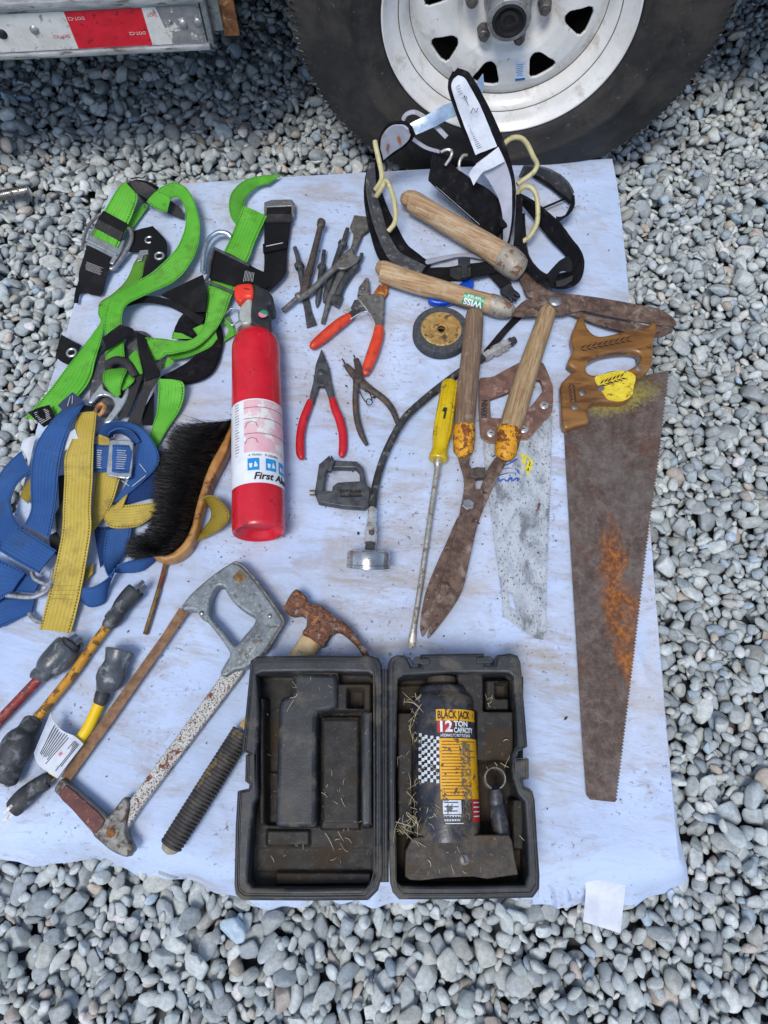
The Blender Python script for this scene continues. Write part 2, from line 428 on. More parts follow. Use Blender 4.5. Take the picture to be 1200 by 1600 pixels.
def inpoly(X, Y, poly):
    r = np.zeros(X.shape, bool); n = len(poly)
    for i in range(n):
        x1, y1 = poly[i]; x2, y2 = poly[(i + 1) % n]
        c = ((y1 > Y) != (y2 > Y)) & (X < (x2 - x1) * (Y - y1) / (y2 - y1 + 1e-12) + x1); r ^= c
    return r
cxs, cys = np.mean([p[0] for p in SW]), np.mean([p[1] for p in SW])
inner = [(cxs + (x - cxs) * .90, cys + (y - cys) * .92) for x, y in SW]
def inframe(x, y, m=.12):
    # is a ground point near the picture?
    dd = y * CT + HC * ST; u = x / dd * F; vv = (HC * CT - y * ST) / dd * F
    return abs(u) < 600 + m * 900 and abs(vv) < 800 + m * 900
PEB = []
def try_peb(a, b_, c_, best=2, at=None):
    cand = [(0, *at)] if at else []
    for _ in range(0 if at else best):
        x = random.uniform(GX0 + .04, GX1 - .04); y = random.uniform(GY0 + .04, GY1 - .04)
        i, j = int((x - GX0) / CELL), int((y - GY0) / CELL)
        cand.append((HF[i, j], x, y))
    _, x, y = min(cand)
    if inpoly(np.array([x]), np.array([y]), inner)[0]: return
    rz = random.uniform(0, pi); ca, sa = cos(rz), sin(rz)
    R = int(a / CELL) + 2; i, j = int((x - GX0) / CELL), int((y - GY0) / CELL)
    i0, i1, j0, j1 = max(i - R, 0), min(i + R + 1, nx), max(j - R, 0), min(j + R + 1, ny)
    XX = (GX0 + (np.arange(i0, i1) + .5) * CELL - x)[:, None]; YY = (GY0 + (np.arange(j0, j1) + .5) * CELL - y)[None, :]
    q = ((XX * ca + YY * sa) / a) ** 2 + ((-XX * sa + YY * ca) / b_) ** 2
    ms = q < .9; sub = HF[i0:i1, j0:j1]
    hs = sub[ms]
    if hs.size < 3: return
    # plane fit gives the tilt; rest on the high spots
    Xm = (XX + 0 * YY)[ms]; Ym = (YY + 0 * XX)[ms]
    A = np.stack([Xm, Ym, np.ones_like(Xm)], 1); sol = np.linalg.lstsq(A, hs, rcond=None)[0]
    gx, gy = np.clip(sol[:2] + np.array([random.gauss(0, .18), random.gauss(0, .18)]), -.85, .85); z0 = np.percentile(hs - gx * Xm - gy * Ym, 86) + c_ * .86
    if z0 + c_ > .030: return
    ps = sub; topz = z0 + gx * XX + gy * YY + c_ * np.sqrt(np.clip(1 - q, 0, 1))
    up = (q < 1) & (topz > ps)
    ps[up] = topz[up]; ID[i0:i1, j0:j1][up] = len(PEB)
    PEB.append((x, y, z0, a, b_, c_, rz, gx, gy))
for k in range(36500):
    s = random.lognormvariate(0, .34); a = min(max(.0117 * s, .0055), .0215)
    b_ = a * random.uniform(.44, .86); c_ = b_ * random.uniform(.42, .85)
    try_peb(a, b_, c_, 3 if k > 9000 else 1)
IX = np.array([inpoly(GX0 + (np.arange(nx) + .5) * CELL, np.full(nx, GY0 + (j + .5) * CELL), inner) for j in range(ny)]).T
for rnd in range(22):          # fill the holes that are left with smaller stones
    bad = np.argwhere((HF < -.017) & ~IX)
    bad = bad[(bad[:, 0] > 16) & (bad[:, 0] < nx - 16) & (bad[:, 1] > 16) & (bad[:, 1] < ny - 16)]
    if len(bad) < 50: break
    for i, j in bad[rng.integers(0, len(bad), 600)]:
        if HF[i, j] >= -.017: continue
        a = random.uniform(.006, .0135); b_ = a * random.uniform(.5, .9); c_ = b_ * random.uniform(.5, .9)
        try_peb(a, b_, c_, 1, (GX0 + (i + .5) * CELL, GY0 + (j + .5) * CELL))
cnt = np.bincount(ID[ID >= 0], minlength=len(PEB)).astype(float)
vis = []
for k, p in enumerate(PEB):
    x, y = p[0], p[1]; dd = y * CT + HC * ST; s = F / dd
    u = x / dd * F; vv = (HC * CT - y * ST) / dd * F
    ok = abs(u) < 600 and abs(vv) < 800 and not inpoly(np.array([x]), np.array([y]), [(cxs + (q[0] - cxs) * 1.03, cys + (q[1] - cys) * 1.03) for q in SW])[0] if cnt[k] > 12 else False
    vis.append(cnt[k] * s * s if ok else 0)
BIG = set(np.argsort(vis)[::-1][:300].tolist())
def peb_matrix(p):
    x, y, z, a, b_, c_, rz, gx, gy = p
    n = Vector((-gx, -gy, 1)).normalized(); q = Vector((0, 0, 1)).rotation_difference(n)
    return Matrix.Translation((x, y, z)) @ q.to_matrix().to_4x4() @ Matrix.Rotation(rz, 4, 'Z') @ Matrix.Diagonal((a, b_, c_, 1))
def tint(k):
    r = random.Random(k * 13 + 5); c = pal[min(int(abs(r.gauss(0, .36)) * len(pal)), len(pal) - 1)]; g = r.uniform(.66, 1.2)
    if r.random() < .018: c = (.36, .29, .23)
    if r.random() < .02: c = (.44, .36, .31)
    return tuple(min(q * g * k_, .62) for q, k_ in zip(c, (1.10, 1.21, 1.26)))
gs = 60.0
ground = part('gravel_ground', ([(-gs, -gs, -.038), (gs, -gs, -.038), (gs, gs, -.038), (-gs, gs, -.038)], [(0, 1, 2, 3)]), 'gravel_bed', None, 0)
props(ground, 'grey river pebbles covering the yard', kind='structure')
allV, allF, allC = [], [], []; off = 0
for k, p in enumerate(PEB):
    if k in BIG: continue
    M = np.array(peb_matrix(p)); V = SH2[k % NV] @ M[:3, :3].T + M[:3, 3]
    allV.append(V); allF.append(F2 + off); off += len(V); allC.append(np.tile((*tint(k), 1.0), (len(V), 1)))
V = np.concatenate(allV).astype(np.float32); Fc = np.concatenate(allF).astype(np.int32)
me = bpy.data.meshes.new('pebbles'); me.vertices.add(len(V)); me.vertices.foreach_set('co', V.ravel())
me.loops.add(Fc.size); me.loops.foreach_set('vertex_index', Fc.ravel()); me.polygons.add(len(Fc))
me.polygons.foreach_set('loop_start', np.arange(0, Fc.size, 3, dtype=np.int32)); me.polygons.foreach_set('use_smooth', np.ones(len(Fc), bool))
me.update(calc_edges=True); at = me.color_attributes.new('tint', 'FLOAT_COLOR', 'POINT'); at.data.foreach_set('color', np.concatenate(allC).astype(np.float32).ravel())
me.materials.append(MATS['pebble_many'])
po = bpy.data.objects.new('pebbles', me); COL.objects.link(po); po.parent = ground; po['kind'] = 'stuff'
PM = []
for k in range(NV):
    m3 = bpy.data.meshes.new('pebble'); m3.from_pydata(SH3[k].tolist(), [], F3.tolist()); m3.polygons.foreach_set('use_smooth', [True] * len(m3.polygons)); m3.materials.append(MATS['pebble_one']); PM.append(m3)
for k in sorted(BIG):
    o = bpy.data.objects.new('pebble', PM[k % NV]); COL.objects.link(o); o.parent = ground; o.matrix_local = peb_matrix(PEB[k]); o.color = (*tint(k), 1)
print('pebbles', len(PEB), 'verts', len(V))

# ------------------------------------------------------------------ the sheet over its low board
def resample(pts, n):
    pts = [np.array(p) for p in pts]; L = np.concatenate([[0], np.cumsum([np.linalg.norm(b - a) for a, b in zip(pts, pts[1:])])])
    T = np.linspace(0, L[-1], n); A = np.array(pts)
    return np.stack([np.interp(T, L, A[:, 0]), np.interp(T, L, A[:, 1])], 1)
NU, NVV = 160, 185
CREASE = []
for (a_, b2_, h_, w_) in (((985, 1010), (1045, 1120), .0045, .006), ((1000, 1000), (1010, 1180), .003, .007), ((850, 1338), (1060, 1330), .003, .006), ((0, 1240), (300, 1300), .003, .007), ((560, 815), (880, 800), .0022, .004), ((230, 885), (440, 900), .0025, .004), ((640, 1010), (880, 985), .002, .004), ((480, 600), (620, 800), .0015, .005), ((620, 260), (640, 480), .0018, .005), ((900, 420), (985, 470), .002, .005), ((150, 470), (330, 430), .002, .005), ((850, 1080), (900, 1300), .0018, .005), ((300, 1180), (380, 1340), .0018, .005), ((80, 1000), (260, 1060), .0018, .005)):
    p_, q_ = P(*a_), P(*b2_); CREASE.append((p_.x, p_.y, q_.x, q_.y, h_, w_))
Bk = resample(cr(SW[0:6], 6), NU); Rt = resample(cr(SW[5:14], 6), NVV); Fr = resample(cr(SW[13:22], 6), NU)[::-1]; Lf = resample(cr(SW[21:] + SW[:1], 6), NVV)[::-1]
U = np.linspace(0, 1, NU)[None, :, None]; W = np.linspace(0, 1, NVV)[:, None, None]
Gd = (1 - W) * Bk[None] + W * Fr[None] + (1 - U) * Lf[:, None] + U * Rt[:, None] - ((1 - U) * (1 - W) * Bk[0] + U * (1 - W) * Bk[-1] + (1 - U) * W * Fr[0] + U * W * Fr[-1])
V = []
for j in range(NVV):
    for i in range(NU):
        x, y = Gd[j, i]
        e = min(i, NU - 1 - i, j, NVV - 1 - j) / 6
        q = noise.noise(Vector((x * 3, y * 5, 0))) * .0022 + noise.noise(Vector((x * 8 + 9, y * 17, 3))) * .0012 + noise.noise(Vector((x * 20, y * 26 + x * 12, 7))) * .0007
        rid = abs(noise.noise(Vector((x * 1.7 + y * .6 + 4, y * 4.2 - x * .8, 11)))); q += max(0, .06 - rid) * .045; rid = abs(noise.noise(Vector((x * 3.4 - y * 2.1 + 8, y * 3.1 + x * 1.6, 21)))); q += max(0, .04 - rid) * .035
        for (ax, ay, bx_, by_, hh_, ww_) in CREASE:
            if not (min(ax, bx_) - .025 < x < max(ax, bx_) + .025 and min(ay, by_) - .025 < y < max(ay, by_) + .025): continue
            t_ = max(0, min(1, ((x - ax) * (bx_ - ax) + (y - ay) * (by_ - ay)) / ((bx_ - ax) ** 2 + (by_ - ay) ** 2))); dd_ = math.hypot(x - ax - t_ * (bx_ - ax), y - ay - t_ * (by_ - ay)) + noise.noise(Vector((x * 25, y * 25, 2))) * .004
            if abs(dd_) < ww_ * 3: q += hh_ * math.exp(-(dd_ / ww_) ** 2) * (1 - .6 * abs(2 * t_ - 1) ** 2)
        V.append((x, y, ZP - .0022 + q * min(e, 1) - (.004 * max(0, 1 - e) ** 2)))
Fc = [(j * NU + i, j * NU + i + 1, (j + 1) * NU + i + 1, (j + 1) * NU + i) for j in range(NVV - 1) for i in range(NU - 1)]
ring = [i for i in range(NU)] + [j * NU + NU - 1 for j in range(1, NVV)] + [(NVV - 1) * NU + i for i in range(NU - 2, -1, -1)] + [j * NU for j in range(NVV - 2, 0, -1)]
RX = np.array([V[i][:2] for i in ring]); N = len(ring)
tg = np.roll(RX, -4, 0) - np.roll(RX, 4, 0); tg /= np.linalg.norm(tg, axis=1, keepdims=True); nm = np.stack([-tg[:, 1], tg[:, 0]], 1)
if np.mean(np.sum(nm * (RX - RX.mean(0)), 1)) < 0: nm = -nm
for _ in range(4): nm = (np.roll(nm, 1, 0) + nm + np.roll(nm, -1, 0)); nm /= np.linalg.norm(nm, axis=1, keepdims=True)
prev = ring
PROF = [(.004, .0075), (.007, .014), (.0085, .024), (.0105, .036), (.013, .050), (.017, .063)]
for kx, (o_, dz) in enumerate(PROF):
    cur = []
    for i in range(N):
        x, y = RX[i]; amp = (kx / 5) ** 1.5
        front = max(0, min(1, (.28 - y) / .1))     # the near side hangs loose and spreads on the stones
        rf = noise.noise(Vector((i * .055, 1.3, kx * .12))) * .012 * amp + noise.noise(Vector((i * .19, 5.3, kx * .1))) * (.006 + .008 * front) * amp
        oo = o_ * (1 - .35 * abs(nm[i, 0])) + rf + front * max(0, -nm[i, 1]) ** .7 * (kx + 1) * .006
        cur.append(len(V)); V.append((x + nm[i, 0] * oo, y + nm[i, 1] * oo, ZP - .0062 - dz + rf * .35))
    for i in range(N): Fc.append((prev[i], prev[(i + 1) % N], cur[(i + 1) % N], cur[i]))
    prev = cur
sheet = single('bed_sheet', (V, Fc), 'sheet_cloth', 'soiled white bed sheet laid over a low board as a display surface', 'sheet', smooth=80)
MT('grit', '#2b2722', '#4a4238', 200, .9, 0, 0)
r_ = random.Random(41); V, Fc = [], []
for k in range(420):
    x, y = r_.gauss(560, 260), r_.gauss(800, 290)
    if not (60 < x < 1010 and 300 < y < 1330): continue
    p = P(x, y, .0006); s_ = r_.uniform(.0004, .0014) * (2.2 if r_.random() < .06 else 1); M = Matrix.Translation(p) @ Matrix.Rotation(r_.uniform(0, 6), 4, 'Z') @ Matrix.Diagonal((s_ * r_.uniform(1, 2.4), s_, s_ * .6, 1)); o = len(V)
    V += [tuple(M @ Vector(q)) for q in ((1, 0, 0), (-1, .2, 0), (0, 1, 0), (.1, -1, 0), (0, 0, 1), (0, 0, -1))]
    Fc += [tuple(o + i for i in f) for f in ((0, 2, 4), (2, 1, 4), (1, 3, 4), (3, 0, 4), (2, 0, 5), (1, 2, 5), (3, 1, 5), (0, 3, 5))]
o = single('grit', (V, Fc), 'grit', 'dark crumbs of grit scattered over the white sheet', 'grit', smooth=0); o['kind'] = 'stuff'
fl = RB(PX, [(912, 1362, 980, 1358, -.022), (915, 1395, 976, 1398, -.034), (911, 1440, 969, 1458, -.040)], .001, 6)
part('flap', fl, 'paper', sheet, 80, label='plain white square flap hanging out at the front')
rf = RB(PX, [(842, 1364, 842, 1408, -.034, -.045), (854, 1364, 862, 1414, -.032, -.040), (866, 1364, 873, 1420, -.036, -.052), (878, 1364, 886, 1410, -.032, -.040), (889, 1364, 895, 1406, -.036, -.05), (903, 1364, 906, 1402, -.033, -.040), (914, 1364, 918, 1394, -.035, -.045)], .0012, 6)
part('ruffle', rf, 'sheet_cloth', sheet, 80)


# ------------------------------------------------------------------ the trailer with its wheel
TY = radians(4.2)
trailer = thing('utility_trailer', 'grey trailer with a white spoked wheel and red and white reflective rail', 'trailer', (.2, 1.5, 0))
Y0 = 1.245
TM = Matrix.Translation((0, Y0, 0)) @ Matrix.Rotation(TY, 4, 'Z')      # local: x along the side, -y outward, z up
def TB(x0, x1, y0, y1, z0, z1, bevel=.003): return box(((x0 + x1) / 2, (y0 + y1) / 2, (z0 + z1) / 2), (x1 - x0, y1 - y0, z1 - z0), 0, bevel, TM)
XE = -.308
rail = part('side_rail', join(TB(-2.2, XE, -.004, .03, .293, .372, .004), TB(-2.2, XE + .004, -.009, .04, .2905, .3005, .003), TB(-2.2, XE + .01, -.012, .05, .372, .386, .003)), 'alloy', trailer)
def tq(x0, x1, z0, z1, sk, off=.0055): return [tuple(TM @ Vector(p)) for p in ((x0 + sk, -off, z0), (x1 + sk, -off, z0), (x1, -off, z1), (x0, -off, z1))], [(0, 1, 2, 3)]
zt0, zt1 = .3035, .3655
def tile(x0, x1, sk0, sk1, mat, off=.0055, nm_='tape'):
    g = [tuple(TM @ Vector(p)) for p in ((x0 + sk0, -off, zt0), (x1 + sk1, -off, zt0), (x1, -off, zt1), (x0, -off, zt1), (x0 + sk0, -off + .001, zt0), (x1 + sk1, -off + .001, zt0), (x1, -off + .001, zt1), (x0, -off + .001, zt1))], [(0, 1, 2, 3), (4, 5, 1, 0), (6, 7, 3, 2), (5, 6, 2, 1), (7, 4, 0, 3)]
    return part(nm_, g, mat, rail, 0)
def railx(px, py, z):   # local x of a picture point on the rail face
    for Yt in np.linspace(1.0, 1.6, 1200):
        q = TM.inverted() @ PV(px, py, Yt)
        if q.y >= -.004: return q.x
    return 0
xr0, xr1 = railx(99, 16, .36), railx(221, 12, .36); sk = railx(116, 58, .3) - xr0
tile(-1.4, xr0, 0, sk, 'white_tape'); tile(xr0, xr1, sk, sk, 'red_tape'); tile(xr1, railx(243, 12, 0), sk, .012, 'white_tape')
tile(railx(243, 12, 0) + .0005, XE - .004, .012, 0, 'peeled_grey')
def rtext(s, px, py, mat):
    x = railx(px, py, 0); z = (TM.inverted() @ PV(px, py, Y0 + x * math.tan(TY))).z
    M = TM @ Matrix.Translation((x, -.0061, z)) @ Matrix.Rotation(pi / 2, 4, 'X') @ Matrix.Rotation(pi, 4, 'Z')
    part('print', text(s, .0075, M, .00005), mat, rail, 0)
rtext('DOT-C2', 118, 25, 'white_tape'); rtext('DOT-C2', 214, 48, 'white_tape'); rtext('DOT-C2', 95, 53, 'red_tape'); rtext('DOT', 236, 19, 'red_tape')
for px, py, r in ((2, 50, .009), (53, 44, .0075), (286, 35, .0075), (309, 32, .007), (265, 30, .003)):
    x = railx(px, py, 0); z = (TM.inverted() @ PV(px, py, Y0 + x * math.tan(TY))).z
    M = TM @ Matrix.Translation((x, -.0056, z)) @ Matrix.Rotation(pi / 2, 4, 'X')
    part('rivet', lathe([(.0001, .003), (r * .5, .0028), (r * .85, .0016), (r, 0)], M, 18), 'galv' if r < .009 else 'dark_steel', rail)
part('bracket', join(TB(XE + .002, XE + .012, -.006, .10, .30, .60, .002), TB(XE + .012, XE + .03, .012, .12, .31, .60, .002)), 'galv', trailer)
part('bracket', TB(XE + .028, XE + .055, .02, .028, .295, .60, .001), 'rust_brown', trailer, label='rusty flat bracket at the rail end')
part('body_panel', join(TB(-2.4, XE, .005, .05, .386, 1.6), TB(XE, .95, .005, .05, .82, 1.6), TB(.95, 2.4, .005, .05, .386, 1.6)), 'skin_paint', trailer)
part('floor', TB(-2.4, 2.4, .052, 2.2, .36, .40), 'underside', trailer)
part('rear_wall', join(TB(-2.4, 2.4, 2.15, 2.2, .386, 1.6), TB(-2.4, 2.4, .05, 2.2, 1.6, 1.64), TB(-2.44, -2.4, .05, 2.2, .386, 1.6), TB(2.4, 2.44, .05, 2.2, .386, 1.6)), 'skin_paint', trailer)
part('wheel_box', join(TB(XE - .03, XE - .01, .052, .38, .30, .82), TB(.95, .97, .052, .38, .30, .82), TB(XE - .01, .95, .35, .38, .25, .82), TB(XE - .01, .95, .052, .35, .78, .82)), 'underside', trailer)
part('axle', lathe([(.03, 0), (.03, 1.4)], Matrix.Translation((.2, 1.4, .347)) @ Matrix.Rotation(-pi / 2, 4, 'X'), 16), 'underside', trailer)
# wheel: local x right, y up, z outward
WM = Matrix.Translation((.209, 1.208, .349)) @ Matrix.Rotation(radians(-2.5), 4, 'Z') @ Matrix.Rotation(pi / 2, 4, 'X')
wheel = bpy.data.objects.new('wheel', None); COL.objects.link(wheel); wheel.parent = trailer; ROOTLOC['wheel'] = ROOTLOC[trailer.name]
def tmod(i, r, z, a):
    if i in (11, 12):   # ribbed shoulder
        s = sin(a * 190 + 3 * noise.noise(Vector((cos(a) * 4, sin(a) * 4, 1)))); s = (1 if s > .1 else -.8); k = {11: .0006, 12: .0022}[i]
        n_ = noise.noise(Vector((cos(a) * 30, sin(a) * 30, i))) * .0012
        return r + s * k * .6 + n_, z + s * k
    return r, z
tp = [(.2135, -.012), (.2150, .000), (.2200, .006), (.236, .0125), (.262, .0165), (.2635, .0185), (.272, .0190), (.2735, .0175), (.305, .012), (.338, -.001), (.356, -.010), (.3625, -.0145), (.369, -.022), (.379, -.040), (.382, -.06), (.383, -.12), (.382, -.18), (.379, -.2), (.35, -.235), (.28, -.25), (.21, -.24)]
part('tyre', lathe(tp[:13], WM, 900, tmod), 'tyre_rubber', wheel, 50)
def tread(i, r, z, a):
    s = 1 if sin(a * 75 + (z * 60)) > -.3 else 0
    return (r - (.006 * (1 - s)) * (1 if 1 <= i <= 6 else 0), z)
part('tread', lathe([(.3685, -.0215), (.379, -.040), (.382, -.06), (.3825, -.08), (.383, -.12), (.3825, -.16), (.382, -.18), (.379, -.2), (.35, -.235), (.28, -.25), (.21, -.24)], WM, 450, tread), 'tread_rubber', wheel, 50)
sf = []
for k in range(150):
    a = radians(-178 + 176 * (k + random.uniform(-.3, .3)) / 150); L_ = random.uniform(.006, .016); r1 = .3685; w_ = random.uniform(-.012, .012)
    sf.append(tube([WM @ Vector((r * cos(a + q), r * sin(a + q), z)) for r, q, z in ((r1 + .001, 0, -.0222), (r1 - L_ * .4, w_ * .5, -.0222 + L_ * .32), (r1 - L_, w_ + random.uniform(-.008, .008), -.0215 + L_ * .78))], [random.uniform(.0009, .0017)] * 2 + [.0005], 5))
part('scuffs', join(*sf), 'scuff_grey', wheel, 0, kind='stuff')
M = WM @ Matrix.Translation((0, 0, .0125))
def ringtext(s, rad, a_mid, size, z=.013):
    def wp(x, y, q):
        a = a_mid + x / rad; rr = rad - y
        return WM @ Vector((rr * cos(a), rr * sin(a), z + q))
    return text(s, size, None, .0007, wp)
part('lettering', join(ringtext('LOAD RANGE D', .252, radians(-42), .012, .0142), ringtext('RADIAL  TRAILER', .285, radians(-118), .018, .0150)), 'tyre_rubber', wheel, 0)
lip = [(.213, -.020), (.2142, -.008), (.2148, .001), (.2138, .0048), (.2115, .0052), (.2085, .002), (.204, -.006), (.197, -.012), (.189, -.015), (.1865, -.0185), (.1845, -.019), (.178, -.024), (.171, -.036), (.1685, -.0445), (.1665, -.047)]
part('rim', lathe(lip, WM, 160), 'rim_paint', wheel, 50)
part('rim_groove', join(lathe([(.1868, -.0176), (.1852, -.0182)], WM, 120), lathe([(.1690, -.0430), (.1672, -.0462), (.1640, -.0462)], WM, 120)), 'rim_grime', wheel)
def zdisc(r):
    return float(np.interp(r, [.040, .046, .052, .072, .078, .088, .096, .12, .142, .154, .163, .168], [-.058, -.056, -.054, -.054, -.052, -.041, -.037, -.034, -.035, -.040, -.0462, -.0475]))
NA, NR = 800, 84; rr_ = np.linspace(.040, .168, NR); V, Fc = [], []
A8 = [radians(q) for q in range(-90 - 9, 270 - 9, 45)]
def in_win(r, a):
    for c_ in A8:
        da = (a - c_ + pi) % (2 * pi) - pi; t = r * sin(da); rad = r * cos(da)
        if .100 < rad < .1445:
            wv = .0250 - max(0, (.132 - rad)) * .50
            if rad > .136: wv -= ((rad - .136) / .0085) ** 2 * .010
            if rad < .107: wv -= ((.107 - rad) / .007) ** 2 * .007
            if abs(t) < wv: return True
    return False
for i, r in enumerate(rr_):
    for k in range(NA):
        a = 2 * pi * k / NA; V.append(tuple(WM @ Vector((r * cos(a), r * sin(a), zdisc(r)))))
keep = lambda i, k: not in_win((rr_[i] + rr_[i + 1]) / 2, 2 * pi * (k + .5) / NA)
KP = [[keep(i, k) for k in range(NA)] for i in range(NR - 1)]
for i in range(NR - 1):
    for k in range(NA):
        if KP[i][k]: Fc.append((i * NA + k, i * NA + (k + 1) % NA, (i + 1) * NA + (k + 1) % NA, (i + 1) * NA + k))
dsk = part('spoke_disc', (V, Fc), 'rim_paint', wheel, 60)
so = dsk.modifiers.new('thickness', 'SOLIDIFY'); so.thickness = .005; so.offset = 0
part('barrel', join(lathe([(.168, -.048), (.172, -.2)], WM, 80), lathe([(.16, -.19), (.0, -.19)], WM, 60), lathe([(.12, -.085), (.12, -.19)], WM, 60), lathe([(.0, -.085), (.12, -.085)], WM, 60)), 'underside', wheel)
part('hub', lathe([(.041, -.075), (.041, -.052), (.0385, -.045), (.0365, -.015), (.0365, .002), (.034, .006), (.0285, .007), (.0280, .004)], WM, 60), 'galv', wheel)
part('hub_plug', lathe([(.0285, .003), (.0270, .0065), (.0235, .0072), (.0225, .002), (.0165, .001), (.016, .004), (.0095, .0045), (.009, .001), (.0001, .001)], WM, 48), 'black_rubber', wheel)
for q in range(6):
    a = radians(-90 + 26 + 60 * q); M = WM @ Matrix.Translation((.0625 * cos(a), .0625 * sin(a), -.056))
    g = lathe([(.0125, 0), (.0118, .006), (.0105, .014), (.0098, .024), (.0085, .0255), (.0066, .0256), (.006, .031), (.0001, .0315)], M, 24, lambda i, r, z, t: (r * (1 + (.045 * cos(6 * t) if 1 <= i <= 4 else 0)), z))
    part('lug_nut', g, 'lug_steel', wheel)
def face_pt(px, py, zl):    # picture point -> local wheel point on the disc at depth zl
    best = None
    for Yt in np.linspace(1.15, 1.35, 1600):
        q = WM.inverted() @ PV(px, py, Yt)
        if q.z <= zl: return q
    return q
q = face_pt(813, 110, -.034); M = WM @ Matrix.Translation((q.x, q.y, -.0318)) @ Matrix.Rotation(radians(8), 4, 'Z')
st = part('sticker', box((0, 0, 0), (.019, .036, .0008), 0, 0, M), 'sticker_white', wheel)
part('print', box((0, -.0155, .0006), (.0178, .0045, .0003), 0, 0, M), 'sticker_blue', wheel)
part('print', join(*[box((-.001, .0135 - k * .0036, .0006), (.013 - .003 * (k % 2), .0008, .0002), 0, 0, M) for k in range(7)]), 'sticker_ink', wheel)
# loose threaded rod on the gravel at the left
def thread(c, a, b, h, r, pitch=.0022, seg=18):
    A = P(*c(*a), h); B = P(*c(*b), h); L = (B - A).length; n = int(L / pitch * 4); M = axis_matrix(A, B)
    prof = [(.0001, 0)] + [(r * (1 if (k % 4) in (1, 2) else .86), L * k / n) for k in range(n + 1)] + [(.0001, L)]
    return lathe(prof, M, seg)
MT('bright_steel', '#8b8a88', '#adaba8', 90, .34, .9, .2, spots=[('#4c4238', 130, .56, .7, .7)])
single('threaded_rod', thread(PX, (-60, 318), (44, 297), -.040, .0105, .0036), 'bright_steel', 'short threaded steel rod lying on the pebbles at the left edge', 'rod')
# ------------------------------------------------------------------ materials of the tools
MT('red_paint', '#bd0d22', '#cb142b', 30, .40, 0, .08, spots=[('#d8707c', 160, .80, .88, .5), ('#7d0a18', 60, .66, .78, .5)], Coat_Weight=.3)
MT('label_white', '#dfe3e8', '#d3d8de', 25, .45, 0, .05)
MT('label_pink', '#dba5ae', '#d8b6bb', 40, .5, 0, .05, spots=[('#d9dad6', 30, .5, .6)])
MT('ink_black', '#17181a', '#232427', 40, .6, 0, 0)
MT('ink_pink', '#c66f80', '#c87a88', 40, .6, 0, 0)
MT('label_blue', '#1591d0', '#1285c4', 40, .45, 0, 0)
MT('head_black', '#1d2023', '#2a2d31', 50, .5, 0, .2)
MT('head_grey', '#9ba19b', '#b4b9b2', 40, .42, .1, .1)
MT('gauge_green', '#1d8a5a', '#1d8a5a', 40, .35, 0, 0)
MT('gauge_pink', '#d27c95', '#d27c95', 40, .35, 0, 0)
MT('orange_red', '#d9301f', '#e0402c', 30, .42, 0, .1)
MT('bristle_black', '#060607', '#0f0e0e', 60, .6, 0, 0)
MT('brush_wood', '#9a6a35', '#b98a52', 30, .45, 0, .2, stretch=(1, 1, .3), spots=[('#6b4520', 40, .6, .75)])
MT('brass_rust', '#8a7342', '#5b4128', 60, .5, .4, .3, spots=[('#6b2f1e', 35, .55, .62, .8)])
MT('old_steel', '#63635f', '#807e7a', 80, .48, .45, .35, spots=[('#4a3b30', 70, .54, .7, .8)])
MT('dark_tool', '#3a3c3f', '#54575a', 60, .48, .4, .3, spots=[('#5f4a3a', 90, .62, .74, .85)])
MT('rusty_tool', '#413a36', '#5a5049', 90, .62, .3, .5, spots=[('#6b4a35', 60, .60, .76, .9), ('#2f2b29', 130, .58, .7, .6)])
MT('rust_blade', '#4a382f', '#6b574a', 55, .72, .15, .4, 260, spots=[('#8a7a70', 30, .56, .78, .6), ('#3b231d', 90, .6, .75, .8), ('#e4e0d8', 120, .80, .815, .8)])
